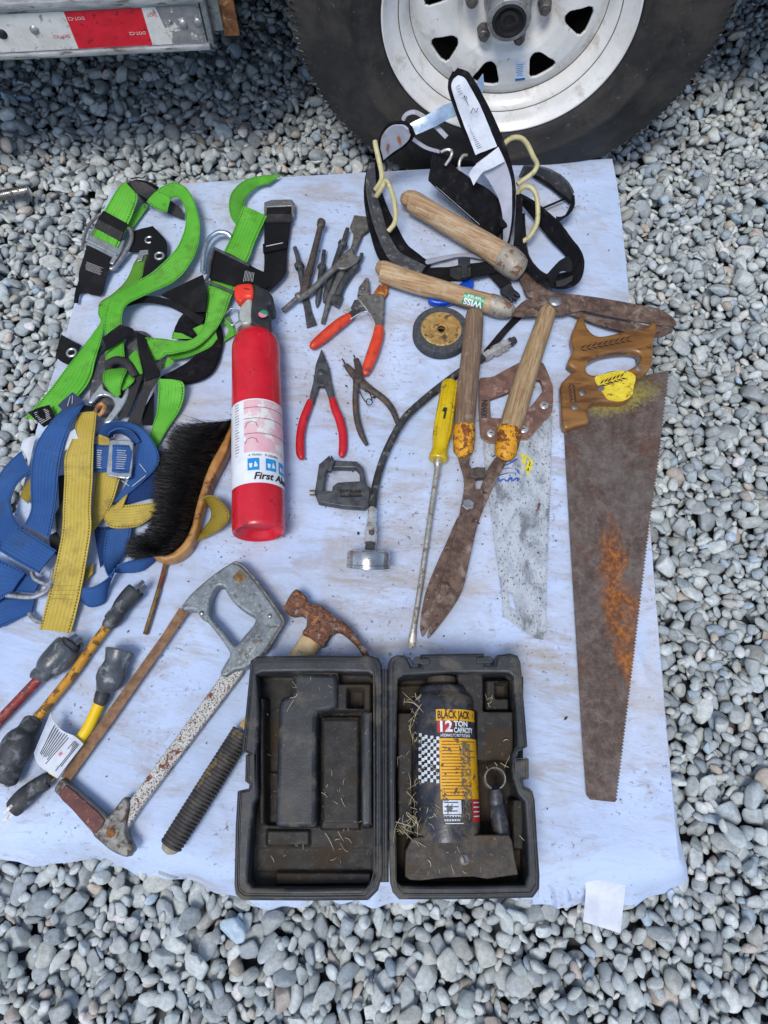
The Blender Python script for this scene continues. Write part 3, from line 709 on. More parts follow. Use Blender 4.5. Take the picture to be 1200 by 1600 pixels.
def saw_blade_mat(root):
    b = NB('rust_grey_blade'); v = b.coord()
    col = b.ramp(b.noise(v, 70, 9, .75), [(.38, hexc('#463832')), (.5, hexc('#584a43')), (.62, hexc('#6d6059'))])
    col = b.mix(b.rng(b.noise(v, 9, 6, .6), .44, .62, 0, .55), col, hexc('#6f6a66'))
    col = b.mix(b.rng(b.noise(v, 16, 8, .7, .5), .52, .64, 0, .6), col, hexc('#5a3520'))
    col = b.mix(b.rng(b.noise(v, 420, 4, .6), .56, .66, 0, .5), col, hexc('#3f2e22'))
    col = b.mix(b.rng(b.noise(v, 300, 4, .6), .66, .72, 0, .5), col, hexc('#9a938d'))
    sp = b.n('SeparateXYZ'); b.l(v, sp.inputs[0]); X, Y = sp.outputs[0], sp.outputs[1]
    def blot(cx, cy, rx, ry, rot, jit, sc_):
        # soft ellipse with a ragged border
        ca, sa = cos(rot), sin(rot); dx = b.math('SUBTRACT', X, cx); dy = b.math('SUBTRACT', Y, cy)
        p = b.math('DIVIDE', b.math('ADD', b.math('MULTIPLY', dx, ca), b.math('MULTIPLY', dy, sa)), rx)
        q = b.math('DIVIDE', b.math('SUBTRACT', b.math('MULTIPLY', dy, ca), b.math('MULTIPLY', dx, sa)), ry)
        d2 = b.math('ADD', b.math('MULTIPLY', p, p), b.math('MULTIPLY', q, q))
        return b.math('ADD', d2, b.math('MULTIPLY', b.math('SUBTRACT', b.noise(v, sc_, 7, .68, .4), .5), jit))
    def rel(x, y): p = P(x, y, .006) - root; return p.x, p.y
    orange = b.ramp(b.noise(v, 130, 7, .7), [(.40, hexc('#5a3216')), (.5, hexc('#7d481b')), (.62, hexc('#a5641f'))])
    for (x0, y0), rx, ry, rot in (((958, 870), .018, .050, -.05), ((972, 955), .024, .075, .10), ((978, 1030), .014, .045, .2)):
        cx, cy = rel(x0, y0); col = b.mix(b.rng(blot(cx, cy, rx, ry, rot, 7.0, 26), -.2, 1.8, .95, 0), col, orange)
    for (x0, y0), rx, ry, a in (((962, 628), .050, .022, .45), ((1000, 612), .035, .022, .3)):
        cx, cy = rel(x0, y0); col = b.mix(b.rng(blot(cx, cy, rx, ry, .3, 6.0, 180), .2, 1.5, a, 0), col, hexc('#a89c34'))
    nr = b.bump(b.noise(v, 420, 5, .7), .5, .0012)
    return b.out(col, b.rng(b.noise(v, 60, 4), .4, .6, .5, .8), .15, nr)
MT('rust_orange', '#9a5316', '#6d3a17', 120, .8, 0, .6, 400, spots=[('#c77d27', 60, .56, .66, .8), ('#5a4438', 90, .58, .7)])
MT('grip_orange', '#c23418', '#d3482a', 40, .42, 0, .12, spots=[('#7e3423', 50, .6, .74, .6)])
MT('grip_red', '#b5121f', '#c41d2b', 50, .42, 0, .12, spots=[('#7a1a20', 70, .62, .74, .6)])
MT('gauge_chrome', '#8d8f91', '#b7b9bb', 30, .24, .8, .1, spots=[('#2b2620', 140, .66, .72, .7), ('#6a5d4d', 60, .66, .78, .6)])
MT('chrome', '#b9b9b6', '#d3d3d0', 60, .30, .6, .1, spots=[('#6a5d4d', 90, .6, .72, .6)])
MT('abrasive_grey', '#35373a', '#474a4d', 200, .85, 0, .4, 500)
MT('brass_disc', '#a07b40', '#b99a60', 60, .5, .3, .3, spots=[('#4f3b22', 70, .54, .7, .8)])
MT('hose_rubber', '#202122', '#333334', 70, .6, 0, .3, 300, spots=[('#6b6963', 90, .58, .72, .7)], stretch=(1, 1, 1))
MT('yellow_plastic', '#c9a900', '#d9bc0d', 30, .3, 0, .1, spots=[('#8a7a2a', 70, .62, .74, .5)], Transmission_Weight=.12, Coat_Weight=.2)
MT('shaft_steel', '#a9a498', '#c5c1b6', 80, .4, .7, .25, spots=[('#6f6553', 120, .56, .68, .7)])
def wood(name, c1, c2, c3, deg):
    """weathered handle, grain along the given direction"""
    b = NB(name); r = (0, 0, -radians(deg)); vv = b.coord()
    g = b.noise(b.coord((1.6, 26, 26), rot=r), 9, 6, .62, .7)
    col = b.ramp(g, [(.34, hexc(c1)), (.5, hexc(c2)), (.66, hexc(c3))])
    col = b.mix(b.rng(b.noise(vv, 42, 5, .6), .56, .72, 0, .6), col, hexc('#b9ac98'))
    col = b.mix(b.rng(b.noise(vv, 24, 6, .65), .6, .74, 0, .6), col, hexc('#6b4a2c'))
    fine = b.noise(b.coord((2.2, 80, 80), rot=r), 12, 4, .6)
    col = b.mix(b.rng(fine, .60, .68, 0, .75), col, hexc('#3a2c1d'))
    return b.out(col, .74, 0, b.bump(fine, -.4, .0012))
wood('wood_upper', '#876444', '#a78a68', '#b8a68c', -31.6)
wood('wood_lower', '#8b6644', '#a98a64', '#bba888', -17.4)
wood('wood_grey', '#5f4c3c', '#77604c', '#8a7663', -95)
wood('wood_oak', '#7d6142', '#977c58', '#ab9674', -107)
MT('varnished', '#6b4721', '#875f2f', 30, .34, 0, .15, stretch=(.35, 1.6, 1), spots=[('#57340f', 40, .58, .72, .5)], Coat_Weight=.25)
MT('yellow_spray', '#c9b11e', '#d8c43a', 60, .55, 0, .1, spots=[('#8f6a24', 110, .6, .7)])
MT('carving', '#2e1c0c', '#3a2410', 60, .8, 0, 0)
MT('ferrule_yellow', '#c98d10', '#d59c17', 50, .6, 0, .35, spots=[('#6e3c1a', 55, .47, .56, .85), ('#8c4f20', 150, .58, .64, .8)])
MT('ferrule_steel', '#8f887b', '#a29a8c', 60, .55, .3, .3, spots=[('#6b4a33', 70, .55, .68, .8)])
MT('masonite', '#5e443a', '#75584c', 70, .72, 0, .3, spots=[('#927a6c', 60, .58, .74)])
MT('masonite_edge', '#a08a72', '#8b745e', 70, .8, 0, .2)
MT('flaked_blade', '#b7bec4', '#9da5ac', 40, .42, .1, .25, spots=[('#4b453f', 230, .62, .70, .8), ('#5a3a2a', 38, .70, .78, .85), ('#6c7074', 22, .52, .7, .5)], stretch=(1.3, .8, 1))
MT('marker_blue', '#25489a', '#2b55ad', 90, .6, 0, 0)
MT('marker_yellow', '#c9bd22', '#d4c93a', 90, .6, 0, 0)
MT('cast_alloy', '#6d7579', '#848c90', 60, .5, .45, .25, 300, spots=[('#5a5c58', 90, .56, .7, .7), ('#9a9b97', 220, .62, .72, .6)])
MT('flaked_white', '#bdbcb7', '#aeaca5', 60, .5, .05, .35, spots=[('#4a423a', 420, .53, .60, .8), ('#6b3a26', 40, .67, .74, .85)])
MT('maroon', '#471712', '#5a231b', 70, .5, 0, .2, spots=[('#7d5a50', 240, .66, .74)])
MT('rust_bar', '#6d5038', '#8a6a4c', 80, .75, .1, .35, stretch=(1, 1, 1))
MT('rust_heavy', '#5b3a2b', '#7b5440', 150, .8, .15, .9, 260, spots=[('#a06a42', 110, .58, .68, .9), ('#8a8580', 60, .6, .7, .6), ('#33231c', 200, .58, .68)])
MT('hickory', '#b59d70', '#c9b68f', 40, .7, 0, .3, spots=[('#c08a2a', 45, .56, .64), ('#8a8474', 60, .6, .72)])
MT('grip_black', '#2c2a29', '#403c39', 70, .7, 0, .3, 300, spots=[('#6b5b3d', 35, .6, .7, .85)])
MT('stone_pale', '#8d8673', '#aaa28c', 60, .85, 0, .6)
MT('plug_rubber', '#26282b', '#36393c', 60, .6, 0, .3, 240, spots=[('#6e7073', 50, .54, .74, .7)])
MT('plug_clear', '#3c4145', '#54595d', 40, .35, 0, .3, 200, spots=[('#8b9196', 50, .58, .74, .5)])
MT('cord_red', '#7a2420', '#8f342c', 70, .6, 0, .3, spots=[('#4b2a25', 60, .52, .68), ('#b08a7d', 200, .66, .74)])
MT('cord_orange', '#b57c18', '#c6912a', 60, .6, 0, .3, spots=[('#6b4a1c', 70, .52, .64, .8)])
MT('cord_yellow', '#e3b800', '#e8c20c', 40, .4, 0, .08)
MT('case_plastic', '#1d2023', '#2b2e32', 25, .5, 0, .2, 300, spots=[('#57534a', 18, .54, .74, .85), ('#6a6252', 220, .70, .78, .9)])
MT('case_dirty', '#161615', '#24221f', 30, .66, 0, .4, 260, spots=[('#362c20', 12, .5, .66, .9), ('#544833', 190, .66, .74, .9)])
MT('jack_black', '#23242a', '#32343b', 40, .36, .1, .25, 240, spots=[('#5c5242', 22, .52, .74, .8), ('#5a4f3e', 200, .66, .72, .9)])
MT('jack_grimy', '#2f2b26', '#453e34', 60, .62, .1, .5, 260, spots=[('#43382a', 30, .52, .72, .9), ('#7a5a36', 160, .72, .78, .9)])
MT('jack_yellow', '#d39a08', '#dba415', 40, .5, 0, .15, spots=[('#5c4a2a', 90, .62, .68, .8)])
MT('jack_red', '#a81d20', '#b5262a', 40, .5, 0, .15, spots=[('#4d3428', 90, .62, .7)])
MT('jack_white', '#cfd4d8', '#c0c6cb', 40, .5, 0, .15, spots=[('#5c5548', 90, .6, .68)])
MT('straw_dry', '#a89a72', '#cdc4a4', 60, .7, 0, .1)
strap_mat('web_green', '#4fa32a', '#6dbd45', '#10300a', dirt='#46682c')
strap_mat('web_green_dull', '#4f8a22', '#63983a', '#152b0a', dirt='#5a5a2c')
strap_mat('web_black', '#0b0b0e', '#15151a', '#3a3a3d', dirt='#2c2a28', stitched=False)
strap_mat('web_grey', '#2b2b2d', '#3a3a3b', '#222222', dirt='#5b5650', stitched=False)
strap_mat('web_blue', '#274e86', '#375f98', '#0c1c38', dirt='#33445f')
strap_mat('web_blue_dark', '#15305f', '#1d3c70', '#0a1428', dirt='#22304a')
strap_mat('web_yellow', '#b59c40', '#c7b158', '#3a2f10', dirt='#7d6a35')
strap_mat('web_olive', '#8a7526', '#9c8a38', '#3a2f10', dirt='#5d5028')
MT('pad_fabric', '#0c0c10', '#15151a', 60, .9, 0, .35, 700, spots=[('#35332f', 60, .64, .8)], Specular_IOR_Level=.2)
MT('pad_charcoal', '#3b3d40', '#4d4f52', 70, .85, 0, .4, 700, spots=[('#7a7a78', 90, .6, .74)])
MT('lining_white', '#a9acb8', '#9699a6', 14, .85, 0, .2, 400, spots=[('#8a8078', 20, .6, .78)])
MT('steel_blue', '#9fb0bf', '#b7c6d3', 50, .3, .8, .15)
MT('zinc', '#a9b0b4', '#c2c8cb', 60, .32, .8, .15, spots=[('#6d6a66', 80, .6, .74, .6)])
MT('cream_plastic', '#b3a978', '#c3ba8c', 40, .42, 0, .15, spots=[('#8a8060', 70, .6, .74)])
MT('stitch_white', '#c3c3c3', '#b5b5b5', 60, .8, 0, 0)
MT('navy_tag', '#10203f', '#182b52', 60, .5, 0, .1)
MT('blue_gloss', '#0d3fa8', '#164fc0', 40, .25, 0, .05)

# ------------------------------------------------------------------ fire extinguisher
ex_a, ex_b = P(404.3, 833, .039), P(399.5, 512, .039)
EL = (ex_b - ex_a).length; EM = axis_matrix(ex_a, ex_b)
ER = 39.3 / PPM(690, .039)
ext = thing('fire_extinguisher', 'red fire extinguisher lying on the sheet with a white label', 'fire extinguisher', P(402, 680, 0))
pr = [(.0001, .014), (ER * .62, .013), (ER * .80, .006), (ER * .88, .001), (ER * .945, 0), (ER * .985, .002), (ER, .007)]
sh0 = EL * .875
pr += [(ER, sh0 * k / 6 + .007) for k in range(1, 6)] + [(ER, sh0 - .004)]
hd = EL - sh0
for q in range(1, 11):
    a = q / 10 * pi / 2; pr.append((.013 + (ER - .013) * cos(a) ** .85, sh0 + (hd - .012) * sin(a)))
pr += [(.013, EL)]
part('cylinder', lathe(pr, EM, 72), 'red_paint', ext, 40)
SGN = 1
def ew(off):
    def f(u, v, z=0):     # u to the right in the picture, v along the axis from the bottom
        a = -u / ER; r = ER + off + z
        return EM @ Vector((r * cos(a), r * sin(a), v))
    return f
# which way is right in the picture?
if (ew(0)(.02, .1) - ew(0)(0, .1)).x < 0:
    def ew(off):
        def f(u, v, z=0):
            a = u / ER; r = ER + off + z
            return EM @ Vector((r * cos(a), r * sin(a), v))
        return f
def curved(wf, u0, u1, v0, v1, off, nu=18, nv=2, sk=0):
    f = wf(off); V = []
    for j in range(nv + 1):
        for i in range(nu + 1):
            u = u0 + (u1 - u0) * i / nu; V.append(tuple(f(u, v0 + (v1 - v0) * j / nv)))
    return V, [(j * (nu + 1) + i, j * (nu + 1) + i + 1, (j + 1) * (nu + 1) + i + 1, (j + 1) * (nu + 1) + i) for j in range(nv) for i in range(nu)]
def evp(y): return (833 - y) / (833 - 512) * EL * .985
v0, v1 = evp(776), evp(650)
lab = part('label', curved(ew, -1.5 * ER, 1.5 * ER, v0, v1, .0006, 50, 2), 'label_white', ext, 60)
mu = ER  # label metres: u in units of radius
part('panel', curved(ew, -.52 * ER, 1.45 * ER, evp(731), v1 - .002, .0009, 34, 2), 'label_pink', lab, 60)
part('rule', join(*[curved(ew, -.52 * ER, 1.4 * ER, evp(y), evp(y) + .0009, .0012, 24, 1) for y in (664, 681, 704)]), 'ink_black', lab, 60, kind='stuff')
L1 = []
for k in range(19):
    y = 655 + k * 4.3; ln = .26 * ER * random.uniform(.6, 1)
    L1.append(curved(ew, -.98 * ER, -.98 * ER + ln, evp(y), evp(y) + .0011, .0010, 4, 1))
part('fine_print', join(*[g for k, g in enumerate(L1) if k % 5 != 3]), 'ink_black', lab, 60, kind='stuff')
part('fine_print', join(*[g for k, g in enumerate(L1) if k % 5 == 3]), 'ink_pink', lab, 60, kind='stuff')
for u in (-.16, .52, 1.10):
    ic = part('icon', curved(ew, (u - .22) * ER, (u + .22) * ER, evp(758), evp(740.5), .0010, 8, 1), 'label_blue', lab, 60)
    f = ew(.0013)
    def blob(pts): return [tuple(f((u + p[0]) * ER, evp(749.5) + p[1])) for p in pts], [tuple(range(len(pts)))]
    part('symbol', join(blob([(-.14, -.0055), (-.05, -.0055), (-.03, .002), (-.16, .002)]), blob([(.02, -.0045), (.14, -.0045), (.16, -.002), (.08, .0055), (.05, .003)])), 'label_white', lab, 0, kind='stuff')
for y, n in ((688.5, 8), (713, 8)):
    pts = []
    f = ew(.0013)
    for q in range(9):
        a = pi * q / 8; r = .014 if q % 2 else .0165
        pts.append(f(-.22 * ER + cos(a) * r * .62, evp(y + 5) + sin(a) * r * .62))
    part('flame', tube(pts, .0004, 5), 'ink_black', lab, 0)
part('brand_text', text('First Alert', .0165, None, .0001, lambda x, y, z: ew(.0015)(.68 * ER + x, evp(767) + y + -.0 * x, z), .0004, shear=.25), 'ink_black', lab, 0)
part('caption', join(*[text(s, .005, None, .0001, (lambda u: lambda x, y, z: ew(.0011)(u * ER + x, evp(736) + y, z))(u)) for s, u in (('A TRASH', -.1), ('B LIQUIDS', .55))]), 'ink_black', lab, 0, kind='stuff')
R8 = Crop(250, 330, 5.16)
part('valve_head', plate(R8, [(755, 580), (870, 640), (910, 690), (905, 740), (870, 770), (895, 900), (890, 990), (840, 960), (735, 885), (740, 700), (750, 640)], .064, .045, smooth=4, bevel=.004), 'head_black', ext)
part('lever', plate(R8, [(742, 690), (690, 705), (645, 770), (635, 850), (650, 890), (605, 935), (620, 955), (655, 915), (738, 885)], .062, .028, smooth=4, bevel=.005), 'head_grey', ext)
part('lever_under', plate(R8, [(735, 885), (650, 905), (645, 960), (690, 965), (745, 930)], .05, .03, bevel=.002), 'head_black', ext)
part('pull_pin', plate(R8, [(595, 640), (608, 592), (690, 575), (746, 588), (746, 682), (690, 692), (650, 728), (604, 690)], .07, .022, smooth=3, bevel=.005), 'orange_red', ext)
part('pin_slot', plate(R8, [(680, 618), (730, 626), (722, 634), (678, 626)], .0705, .004, bevel=.0003), 'ink_black', ext)
gx, gy = R8(832, 830); gp = P(gx, gy, .0655); gr = 9.2 / PPM(gy, .066)
gauge = part('gauge', lathe([(gr * .75, -.001), (gr * .85, .002), (gr, .0022), (gr, -.004)], Matrix.Translation(gp), 30), 'head_black', ext)
part('gauge_face', lathe([(.0001, .0008), (gr * .8, .0006)], Matrix.Translation(gp), 24, None, radians(-20), radians(150)), 'gauge_green', gauge)
part('gauge_face', lathe([(.0001, .0008), (gr * .8, .0006)], Matrix.Translation(gp), 24, None, radians(150), radians(340)), 'gauge_pink', gauge)

# ------------------------------------------------------------------ brush
CE = Crop(0, 590, 3)
br = thing('scrub_brush', 'long wooden brush with dense black bristles lying on its side', 'brush', P(300, 760, 0))
wl = [(1086, 205), (1040, 300), (985, 400), (947, 500), (918, 600), (893, 700), (850, 780), (790, 825), (718, 830)]
wr = [(1090, 230), (1062, 340), (1012, 440), (977, 520), (948, 595), (925, 690), (892, 782), (832, 838), (770, 856), (722, 842)]
part('back', plate(CE, wl + wr[::-1], .030, .028, smooth=4, bevel=.004), 'brush_wood', br)
base = cr(wl, 20); V, Fc = [], []
for k in range(760):           # tufts
    t = (k + random.random()) / 760; q = base[int(t * (len(base) - 2))]
    x, y = CE(q[0], q[1]); f = random.random(); h0 = .004 + .024 * f
    ln0 = 76 + 8 * sin(t * 7); ang = radians(197 - 18 * t) + random.gauss(0, .12) + (-.75 * max(0, .16 - t) / .16) + (.55 * max(0, t - .85) / .15)
    if t > .86: ln0 *= max(.3, 1 - (t - .86) * 3.6)
    reach = random.uniform(.25, 1.0) if f > .45 else random.uniform(.75, 1.0)     # upper tufts bend up, the tips face the sky
    hz = .012 + .046 * math.sqrt(max(0, 1 - reach ** 2)) + (h0 - .012) * .6 if f > .45 else h0
    for m in range(24):
        a = ang + random.gauss(0, .10); ln = ln0 * reach * random.uniform(.86, 1.05)
        rx, ry = random.gauss(0, .7), random.gauss(0, 1.6)
        b0 = P(x + rx, y + ry, h0 + random.gauss(0, .001)); b1 = P(x + rx + cos(a) * ln, y + ry + sin(a) * ln, max(.002, hz + random.gauss(0, .005)))
        mid = (b0 + b1) / 2 + Vector((random.gauss(0, .0012), random.gauss(0, .0012), .004 + random.gauss(0, .0015)))
        sd = Vector((random.gauss(0, 1), random.gauss(0, 1), random.gauss(0, 1))).cross(b1 - b0).normalized() * .00034
        o = len(V); V += [tuple(b0 - sd), tuple(b0 + sd), tuple(mid - sd), tuple(mid + sd), tuple(b1 - sd * .6), tuple(b1 + sd * .6)]
        Fc += [(o, o + 1, o + 3, o + 2), (o + 2, o + 3, o + 5, o + 4)]
part('bristles', (V, Fc), 'bristle_black', br, 0, kind='stuff')
single('thin_rod', rod(PX, [(262, 868, .006, 4), (250, 915, .004, 3.8), (227, 991, .0035, 3.9)], 6), 'brass_rust', 'thin brass coloured rod with a rusty end below the brush', 'rod')

# ------------------------------------------------------------------ air hammer chisels
CG = Crop(420, 320, 4)
def chisel(label, pts, mat='dark_tool', tip=None, h=0):
    A = [CG(p[0], p[1]) for p in pts]; r = thing('chisel_bit', label, 'chisel', P(sum(a[0] for a in A) / len(A), sum(a[1] for a in A) / len(A), 0), 'air hammer chisel bits in a loose pile')
    g = rod(CG, pts, 3, 16)
    part('shank', g, mat, r, 30)
    if tip: part('blade', tip, mat, r, 30)
    return r
chisel('dark flat chisel bit at the left of the pile with a spread straight tip', [(163, 268, .008, 13), (182, 335, .008, 14), (184, 366, .008, 15), (186, 372, .008, 29), (194, 392, .008, 30), (196, 398, .008, 19), (205, 450, .007, 19), (218, 530, .006, 20), (226, 590, .0045, 24, 14)], tip=plate(CG, [(205, 570), (248, 562), (268, 660), (300, 745), (236, 765), (222, 660)], .005, .004, bevel=.0015))
chisel('long brown punch with a thick round head and square flared end', [(333, 96, .019, 18), (330, 104, .019, 26), (326, 132, .019, 26), (321, 142, .018, 19), (300, 230, .016, 20), (270, 350, .014, 22), (245, 440, .012, 25), (232, 500, .011, 27, 22), (222, 550, .011, 31, 20), (219, 572, .011, 30, 18)], 'rusty_tool')
chisel('short pointed chisel bit standing third from the left in the pile', [(346, 286, .008, 12), (340, 330, .008, 13), (334, 376, .008, 14), (334, 382, .008, 27), (330, 400, .008, 27), (328, 408, .008, 18), (320, 480, .007, 19), (312, 560, .006, 18), (305, 610, .005, 15), (300, 642, .004, 4)])
chisel('slim chisel bit with a bright collar and a tapered point', [(492, 150, .01, 13), (478, 195, .01, 15), (468, 232, .01, 16), (466, 238, .01, 29), (455, 254, .01, 29), (450, 262, .01, 19), (420, 360, .009, 21), (385, 470, .007, 20), (358, 560, .006, 19), (346, 612, .005, 7)])
chisel('wide spade chisel bit with its square blade up beside the belt', [(560, 190, .009, 26, 12), (535, 260, .009, 20, 14), (500, 340, .008, 22), (440, 460, .008, 24), (405, 540, .007, 23), (380, 580, .007, 19), (362, 650, .006, 16), (338, 740, .005, 14)], 'old_steel', plate(CG, [(533, 62), (612, 72), (624, 152), (578, 190), (556, 250), (520, 240), (530, 175), (506, 140)], .011, .005, bevel=.0015))
chisel('light steel spade bit lying across the others with a rounded blade', [(440, 372, .022, 22, 12), (400, 408, .021, 20), (330, 475, .019, 20), (262, 540, .016, 21), (210, 575, .014, 21), (196, 578, .014, 28), (182, 574, .014, 28), (176, 582, .013, 15), (130, 625, .011, 16), (88, 662, .009, 16)], 'old_steel', plate(CG, [(425, 352), (470, 300), (520, 264), (530, 305), (566, 325), (540, 362), (480, 396), (430, 392)], .0245, .006, smooth=3, bevel=.0018))
chisel('grey chisel bit at the right of the pile with a bent flat end', [(584, 306, .01, 10), (574, 330, .01, 13), (552, 368, .01, 13), (548, 376, .01, 26), (530, 400, .01, 27), (520, 412, .01, 22), (490, 455, .009, 24), (450, 520, .008, 26), (430, 570, .007, 28, 16)], tip=plate(CG, [(398, 560), (455, 555), (466, 575), (436, 642), (388, 610)], .008, .005, bevel=.0015))

# ------------------------------------------------------------------ three pliers
pa = thing('locking_pliers', 'open pliers with worn orange grips and a wide grey head', 'pliers', P(560, 505, 0))
part('grip', rod(CG, [(508, 700, .012, 26, 30), (460, 730, .012, 34, 30), (390, 785, .012, 36, 30), (320, 845, .011, 34, 28), (275, 880, .011, 26, 24), (256, 888, .011, 12, 12)], 5), 'grip_orange', pa)
part('grip', rod(CG, [(690, 768, .012, 30, 30), (680, 830, .012, 36, 30), (655, 910, .012, 38, 30), (622, 1000, .011, 34, 28), (604, 1050, .011, 24, 20), (598, 1068, .01, 8, 8)], 5), 'grip_orange', pa)
part('handle', rod(CG, [(560, 610, .012, 30, 20), (530, 660, .012, 24, 20), (505, 705, .012, 22, 20)], 4), 'dark_tool', pa)
part('head', plate(CG, [(556, 572), (600, 560), (650, 556), (718, 560), (722, 640), (708, 772), (668, 768), (660, 715), (620, 655), (590, 635), (556, 650), (500, 705), (498, 650), (540, 620)], .016, .012, smooth=2, bevel=.002), 'old_steel', pa)
part('jaw', plate(CG, [(553, 562), (562, 512), (608, 452), (624, 455), (630, 500), (628, 562)], .014, .009, bevel=.002), 'old_steel', pa)
part('jaw', plate(CG, [(648, 556), (690, 496), (742, 490), (746, 540), (718, 585), (700, 562)], .012, .010, bevel=.002), 'rust_orange', pa, label='rusty orange rear jaw')
part('spring', tube(rodpts(CG, [(510, 715, .016), (560, 684, .018), (605, 668, .018), (632, 684, .018), (655, 725, .017), (664, 760, .016)]), .0013, 8), 'chrome', pa)
part('spring', tube(rodpts(CG, [(560, 590, .019), (600, 640, .020), (622, 668, .019)]), .0011, 8), 'chrome', pa)
part('release_lever', plate(CG, [(460, 660), (505, 638), (520, 655), (500, 672), (478, 670)], .018, .003, bevel=.0006), 'chrome', pa)
for x, y, r in ((545, 635, 14), (588, 515, 13), (675, 580, 22), (600, 588, 10)): part('rivet', disc(CG, x, y, .0185, r, .004), 'old_steel', pa)
pb = thing('ring_pliers', 'needle pointed black pliers with long red dipped handles', 'pliers', P(502, 640, 0))
part('jaw', plate(CG, [(326, 905), (334, 905), (352, 955), (376, 1012), (392, 1110), (412, 1215), (384, 1232), (352, 1140), (325, 1132), (306, 1140), (282, 1235), (246, 1240), (276, 1110), (292, 1000), (312, 945)], .012, .009, smooth=2, bevel=.002), 'dark_tool', pb)
part('rivet', disc(CG, 326, 1042, .0135, 22, .003), 'dark_tool', pb)
part('grip', rod(CG, [(262, 1225, .008, 22, 20), (240, 1280, .008, 26, 22), (212, 1360, .008, 27, 22), (197, 1450, .008, 27, 22), (196, 1540, .008, 27, 22), (203, 1580, .008, 20, 18), (205, 1592, .008, 8, 8)], 5), 'grip_red', pb)
part('grip', rod(CG, [(396, 1215, .008, 22, 20), (414, 1275, .008, 26, 22), (442, 1345, .008, 27, 22), (462, 1430, .008, 27, 22), (464, 1510, .008, 27, 22), (456, 1560, .008, 22, 18), (452, 1578, .008, 9, 8)], 5), 'grip_red', pb)
pc = thing('snap_ring_pliers', 'small rusty snap ring pliers with bare curved handles', 'pliers', P(580, 620, 0))
part('handle', rod(CG, [(480, 1000, .01, 16, 12), (510, 1035, .01, 24, 14), (556, 1085, .01, 30, 14), (600, 1130, .01, 30, 14), (660, 1170, .009, 22, 16), (725, 1220, .008, 22, 16), (775, 1285, .008, 20, 16), (808, 1370, .008, 16, 14)], 5), 'rusty_tool', pc)
part('handle', rod(CG, [(545, 965, .014, 18, 12), (562, 1030, .014, 25, 14), (556, 1085, .014, 32, 14), (546, 1130, .012, 20, 16), (541, 1220, .009, 19, 16), (550, 1330, .008, 20, 16), (578, 1430, .008, 20, 16), (612, 1500, .008, 12, 12)], 5), 'rusty_tool', pc)
part('pivot', join(disc(CG, 557, 1085, .0185, 28, .006)), 'rusty_tool', pc)
part('tip', tube(rodpts(CG, [(458, 962, .011), (482, 1003, .010)], 0), .0013, 6), 'dark_steel', pc)
part('tip', tube(rodpts(CG, [(531, 938, .015), (545, 975, .014)], 0), .0013, 6), 'dark_steel', pc)
sp = [(570, 1165, .011), (580, 1195, .011), (600, 1225, .011)] + [(628 + 19 * cos(a), 1232 + 19 * sin(a), .011 + .0004 * k) for k, a in enumerate(np.linspace(pi, pi + 2 * pi * 1.4, 14))] + [(640, 1200, .012), (625, 1170, .011), (600, 1166, .011)]
part('spring', tube(rodpts(CG, sp, 3), .0009, 6), 'dark_steel', pc)

# ------------------------------------------------------------------ grinding wheel, gauge hose, clamp, screwdriver
CH = Crop(460, 470, 3.3333)
gw = thing('grinding_wheel', 'round grey grinding disc with a rusty brass coloured centre', 'grinding wheel', P(689, 520, 0))
c0 = P(689.5, 513.5, .024); r0 = 44.5 / PPM(514, .024); M = Matrix.Translation((c0.x, c0.y, ZP))
part('disc', lathe([(r0 * .66, .021), (r0 * .72, .0235), (r0 * .93, .0235), (r0 * .98, .0215), (r0, .018), (r0, .004), (r0 * .97, .001), (r0 * .2, .001)], M, 72), 'abrasive_grey', gw)
part('flange', lathe([(r0 * .13, .015), (r0 * .14, .0235), (r0 * .22, .0245), (r0 * .26, .0225), (r0 * .5, .0228), (r0 * .62, .0245), (r0 * .69, .0245), (r0 * .715, .0238)], M, 60), 'brass_disc', gw)
part('bore', lathe([(r0 * .135, .022), (r0 * .135, .002), (.0001, .002)], M, 24), 'underside', gw)
gh = thing('pressure_gauge_hose', 'black rubber hose with chrome fittings and a round gauge at its end', 'gauge hose', P(620, 700, 0))
part('hose', rod(CH, [(408, 1095, .026, 20), (414, 1020, .020, 20), (430, 930, .014, 20), (468, 810, .012, 20), (520, 700, .016, 20), (580, 605, .016, 20), (680, 512, .012, 20), (780, 432, .01, 20), (870, 366, .01, 20), (1000, 288, .009, 20)], 8, 18), 'hose_rubber', gh)
part('fitting', rod(CH, [(985, 297, .009, 26), (1018, 275, .009, 28), (1020, 274, .009, 24), (1034, 266, .009, 24), (1036, 265, .009, 33), (1064, 250, .009, 33), (1066, 249, .009, 27), (1074, 244, .009, 27), (1076, 243, .009, 32), (1100, 230, .009, 32), (1103, 228, .009, 22), (1118, 220, .009, 22)], 0, 6), 'chrome', gh)
part('nozzle', rod(CH, [(1112, 223, .009, 20), (1122, 218, .009, 20), (1124, 217, .009, 24), (1132, 212, .009, 24), (1134, 211, .009, 20), (1150, 203, .009, 19)], 0, 14), 'dark_tool', gh)
part('fitting', rod(CH, [(410, 1085, .027, 22), (406, 1092, .028, 24), (405, 1130, .029, 24), (405, 1135, .029, 22), (404, 1140, .029, 28), (401, 1180, .03, 28), (401, 1185, .03, 33), (395, 1262, .031, 33)], 0, 8), 'chrome', gh)
part('bleed_screw', disc(CH, 402, 1203, .0435, 15, .006), 'dark_tool', gh)
part('stem', rod(CH, [(395, 1258, .031, 22), (393, 1275, .031, 24), (392, 1295, .031, 26), (390, 1305, .031, 20)], 0, 8), 'dark_tool', gh)
